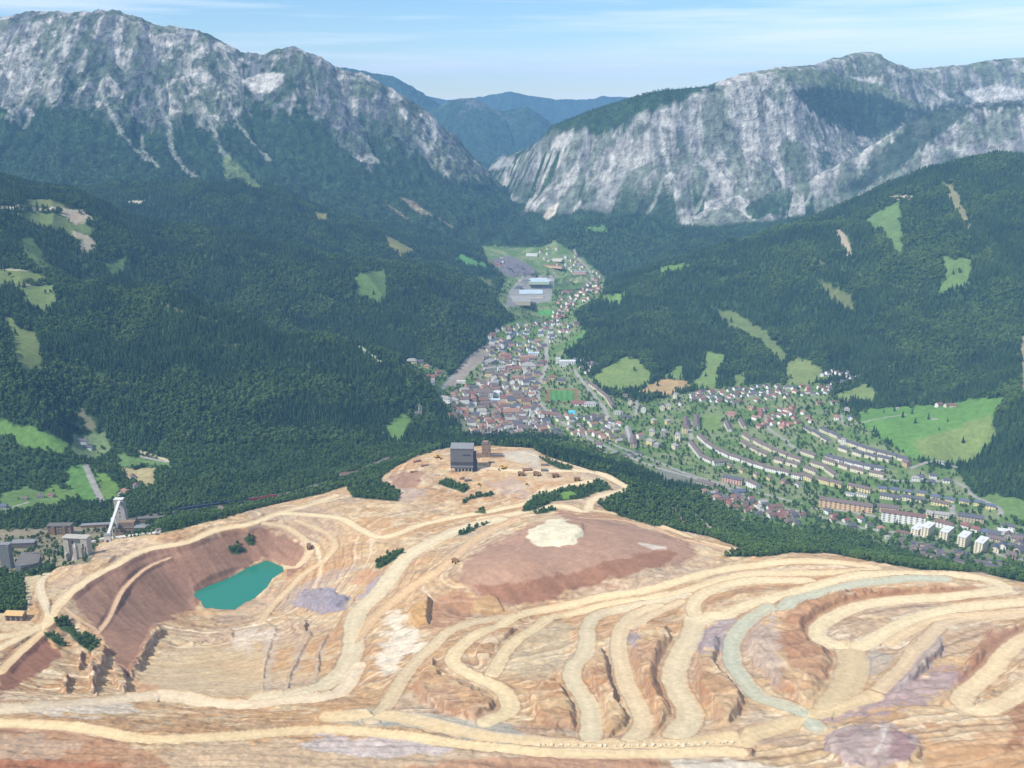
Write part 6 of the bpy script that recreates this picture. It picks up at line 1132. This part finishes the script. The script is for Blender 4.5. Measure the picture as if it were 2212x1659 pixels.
def scatter(name, mask, meshes, label):
    P_ = np.stack([px_[mask], py_[mask], pz_[mask]-0.3], 1).astype(np.float32); h_ = hgt[mask].astype(np.float32)
    me = bpy.data.meshes.new(name); me.vertices.add(len(P_)); me.vertices.foreach_set('co', P_.ravel())
    a = me.attributes.new('h', 'FLOAT', 'POINT'); a.data.foreach_set('value', h_)
    o = mobj(name, me); o['kind'] = 'stuff'; o['label'] = label
    cc = bpy.data.collections.new(name+'_kinds')
    for k in meshes: cc.objects.link(bpy.data.objects.new('crown', k))
    ng = bpy.data.node_groups.new(name, 'GeometryNodeTree'); ng.interface.new_socket('Geometry', in_out='INPUT', socket_type='NodeSocketGeometry'); ng.interface.new_socket('Geometry', in_out='OUTPUT', socket_type='NodeSocketGeometry')
    n = ng.nodes; l = ng.links; gi = n.new('NodeGroupInput'); go = n.new('NodeGroupOutput'); ip = n.new('GeometryNodeInstanceOnPoints'); ci_ = n.new('GeometryNodeCollectionInfo')
    ci_.inputs['Collection'].default_value = cc; ci_.inputs['Separate Children'].default_value = True; ci_.inputs['Reset Children'].default_value = True
    ip.inputs['Pick Instance'].default_value = True
    ri_ = n.new('FunctionNodeRandomValue'); ri_.data_type = 'INT'; ri_.inputs['Min'].default_value = 0; ri_.inputs['Max'].default_value = len(meshes)-1
    rv = n.new('FunctionNodeRandomValue'); rv.data_type = 'FLOAT'; rv.inputs['Max'].default_value = 6.283; cx_ = n.new('ShaderNodeCombineXYZ')
    l.new(rv.outputs[1], cx_.inputs['Z']); l.new(cx_.outputs[0], ip.inputs['Rotation']); l.new(ri_.outputs[2], ip.inputs['Instance Index'])
    na = n.new('GeometryNodeInputNamedAttribute'); na.data_type = 'FLOAT'; na.inputs['Name'].default_value = 'h'; l.new(na.outputs[0], ip.inputs['Scale'])
    mp_ = n.new('GeometryNodeMeshToPoints'); l.new(gi.outputs[0], mp_.inputs[0]); l.new(mp_.outputs[0], ip.inputs['Points']); l.new(ci_.outputs[0], ip.inputs['Instance']); l.new(ip.outputs[0], go.inputs[0])
    md = o.modifiers.new('scatter', 'NODES'); md.node_group = ng
scatter('conifer_forest', ~isb & ~sel, CMS, 'dense dark conifer forest covering the hills'); scatter('broadleaf_wood', isb & ~sel, BMS, 'leafy trees and bushes of the woods and gardens')

# ------------------------------------------------------------------ haze: real air in one closed box
if HAZE:
    bm = bmesh.new(); bmesh.ops.create_cube(bm, size=1)
    lo = Vector((-19500, -300, min(-60.0, float(Z.min()))-1)); hi = Vector((19500, 17600, max(CAMH, float(Z.max()))+30))
    for v in bm.verts: v.co = Vector([(lo[i]+hi[i])/2 + v.co[i]*(hi[i]-lo[i]) for i in range(3)])
    me = bpy.data.meshes.new('haze'); bm.to_mesh(me); bm.free()
    hz = bpy.data.objects.new('haze', me); col.objects.link(hz); hz['kind'] = 'stuff'; hz['label'] = 'pale blue summer haze filling the valley air'
    m = bpy.data.materials.new('haze'); m.use_nodes = True; t = m.node_tree; t.nodes.clear()
    o = t.nodes.new('ShaderNodeOutputMaterial'); p = t.nodes.new('ShaderNodeVolumePrincipled')
    p.inputs['Color'].default_value = (0.28, 0.57, 1.0, 1); p.inputs['Density'].default_value = 0.000052; p.inputs['Anisotropy'].default_value = -0.3
    t.links.new(p.outputs[0], o.inputs['Volume']); me.materials.append(m)
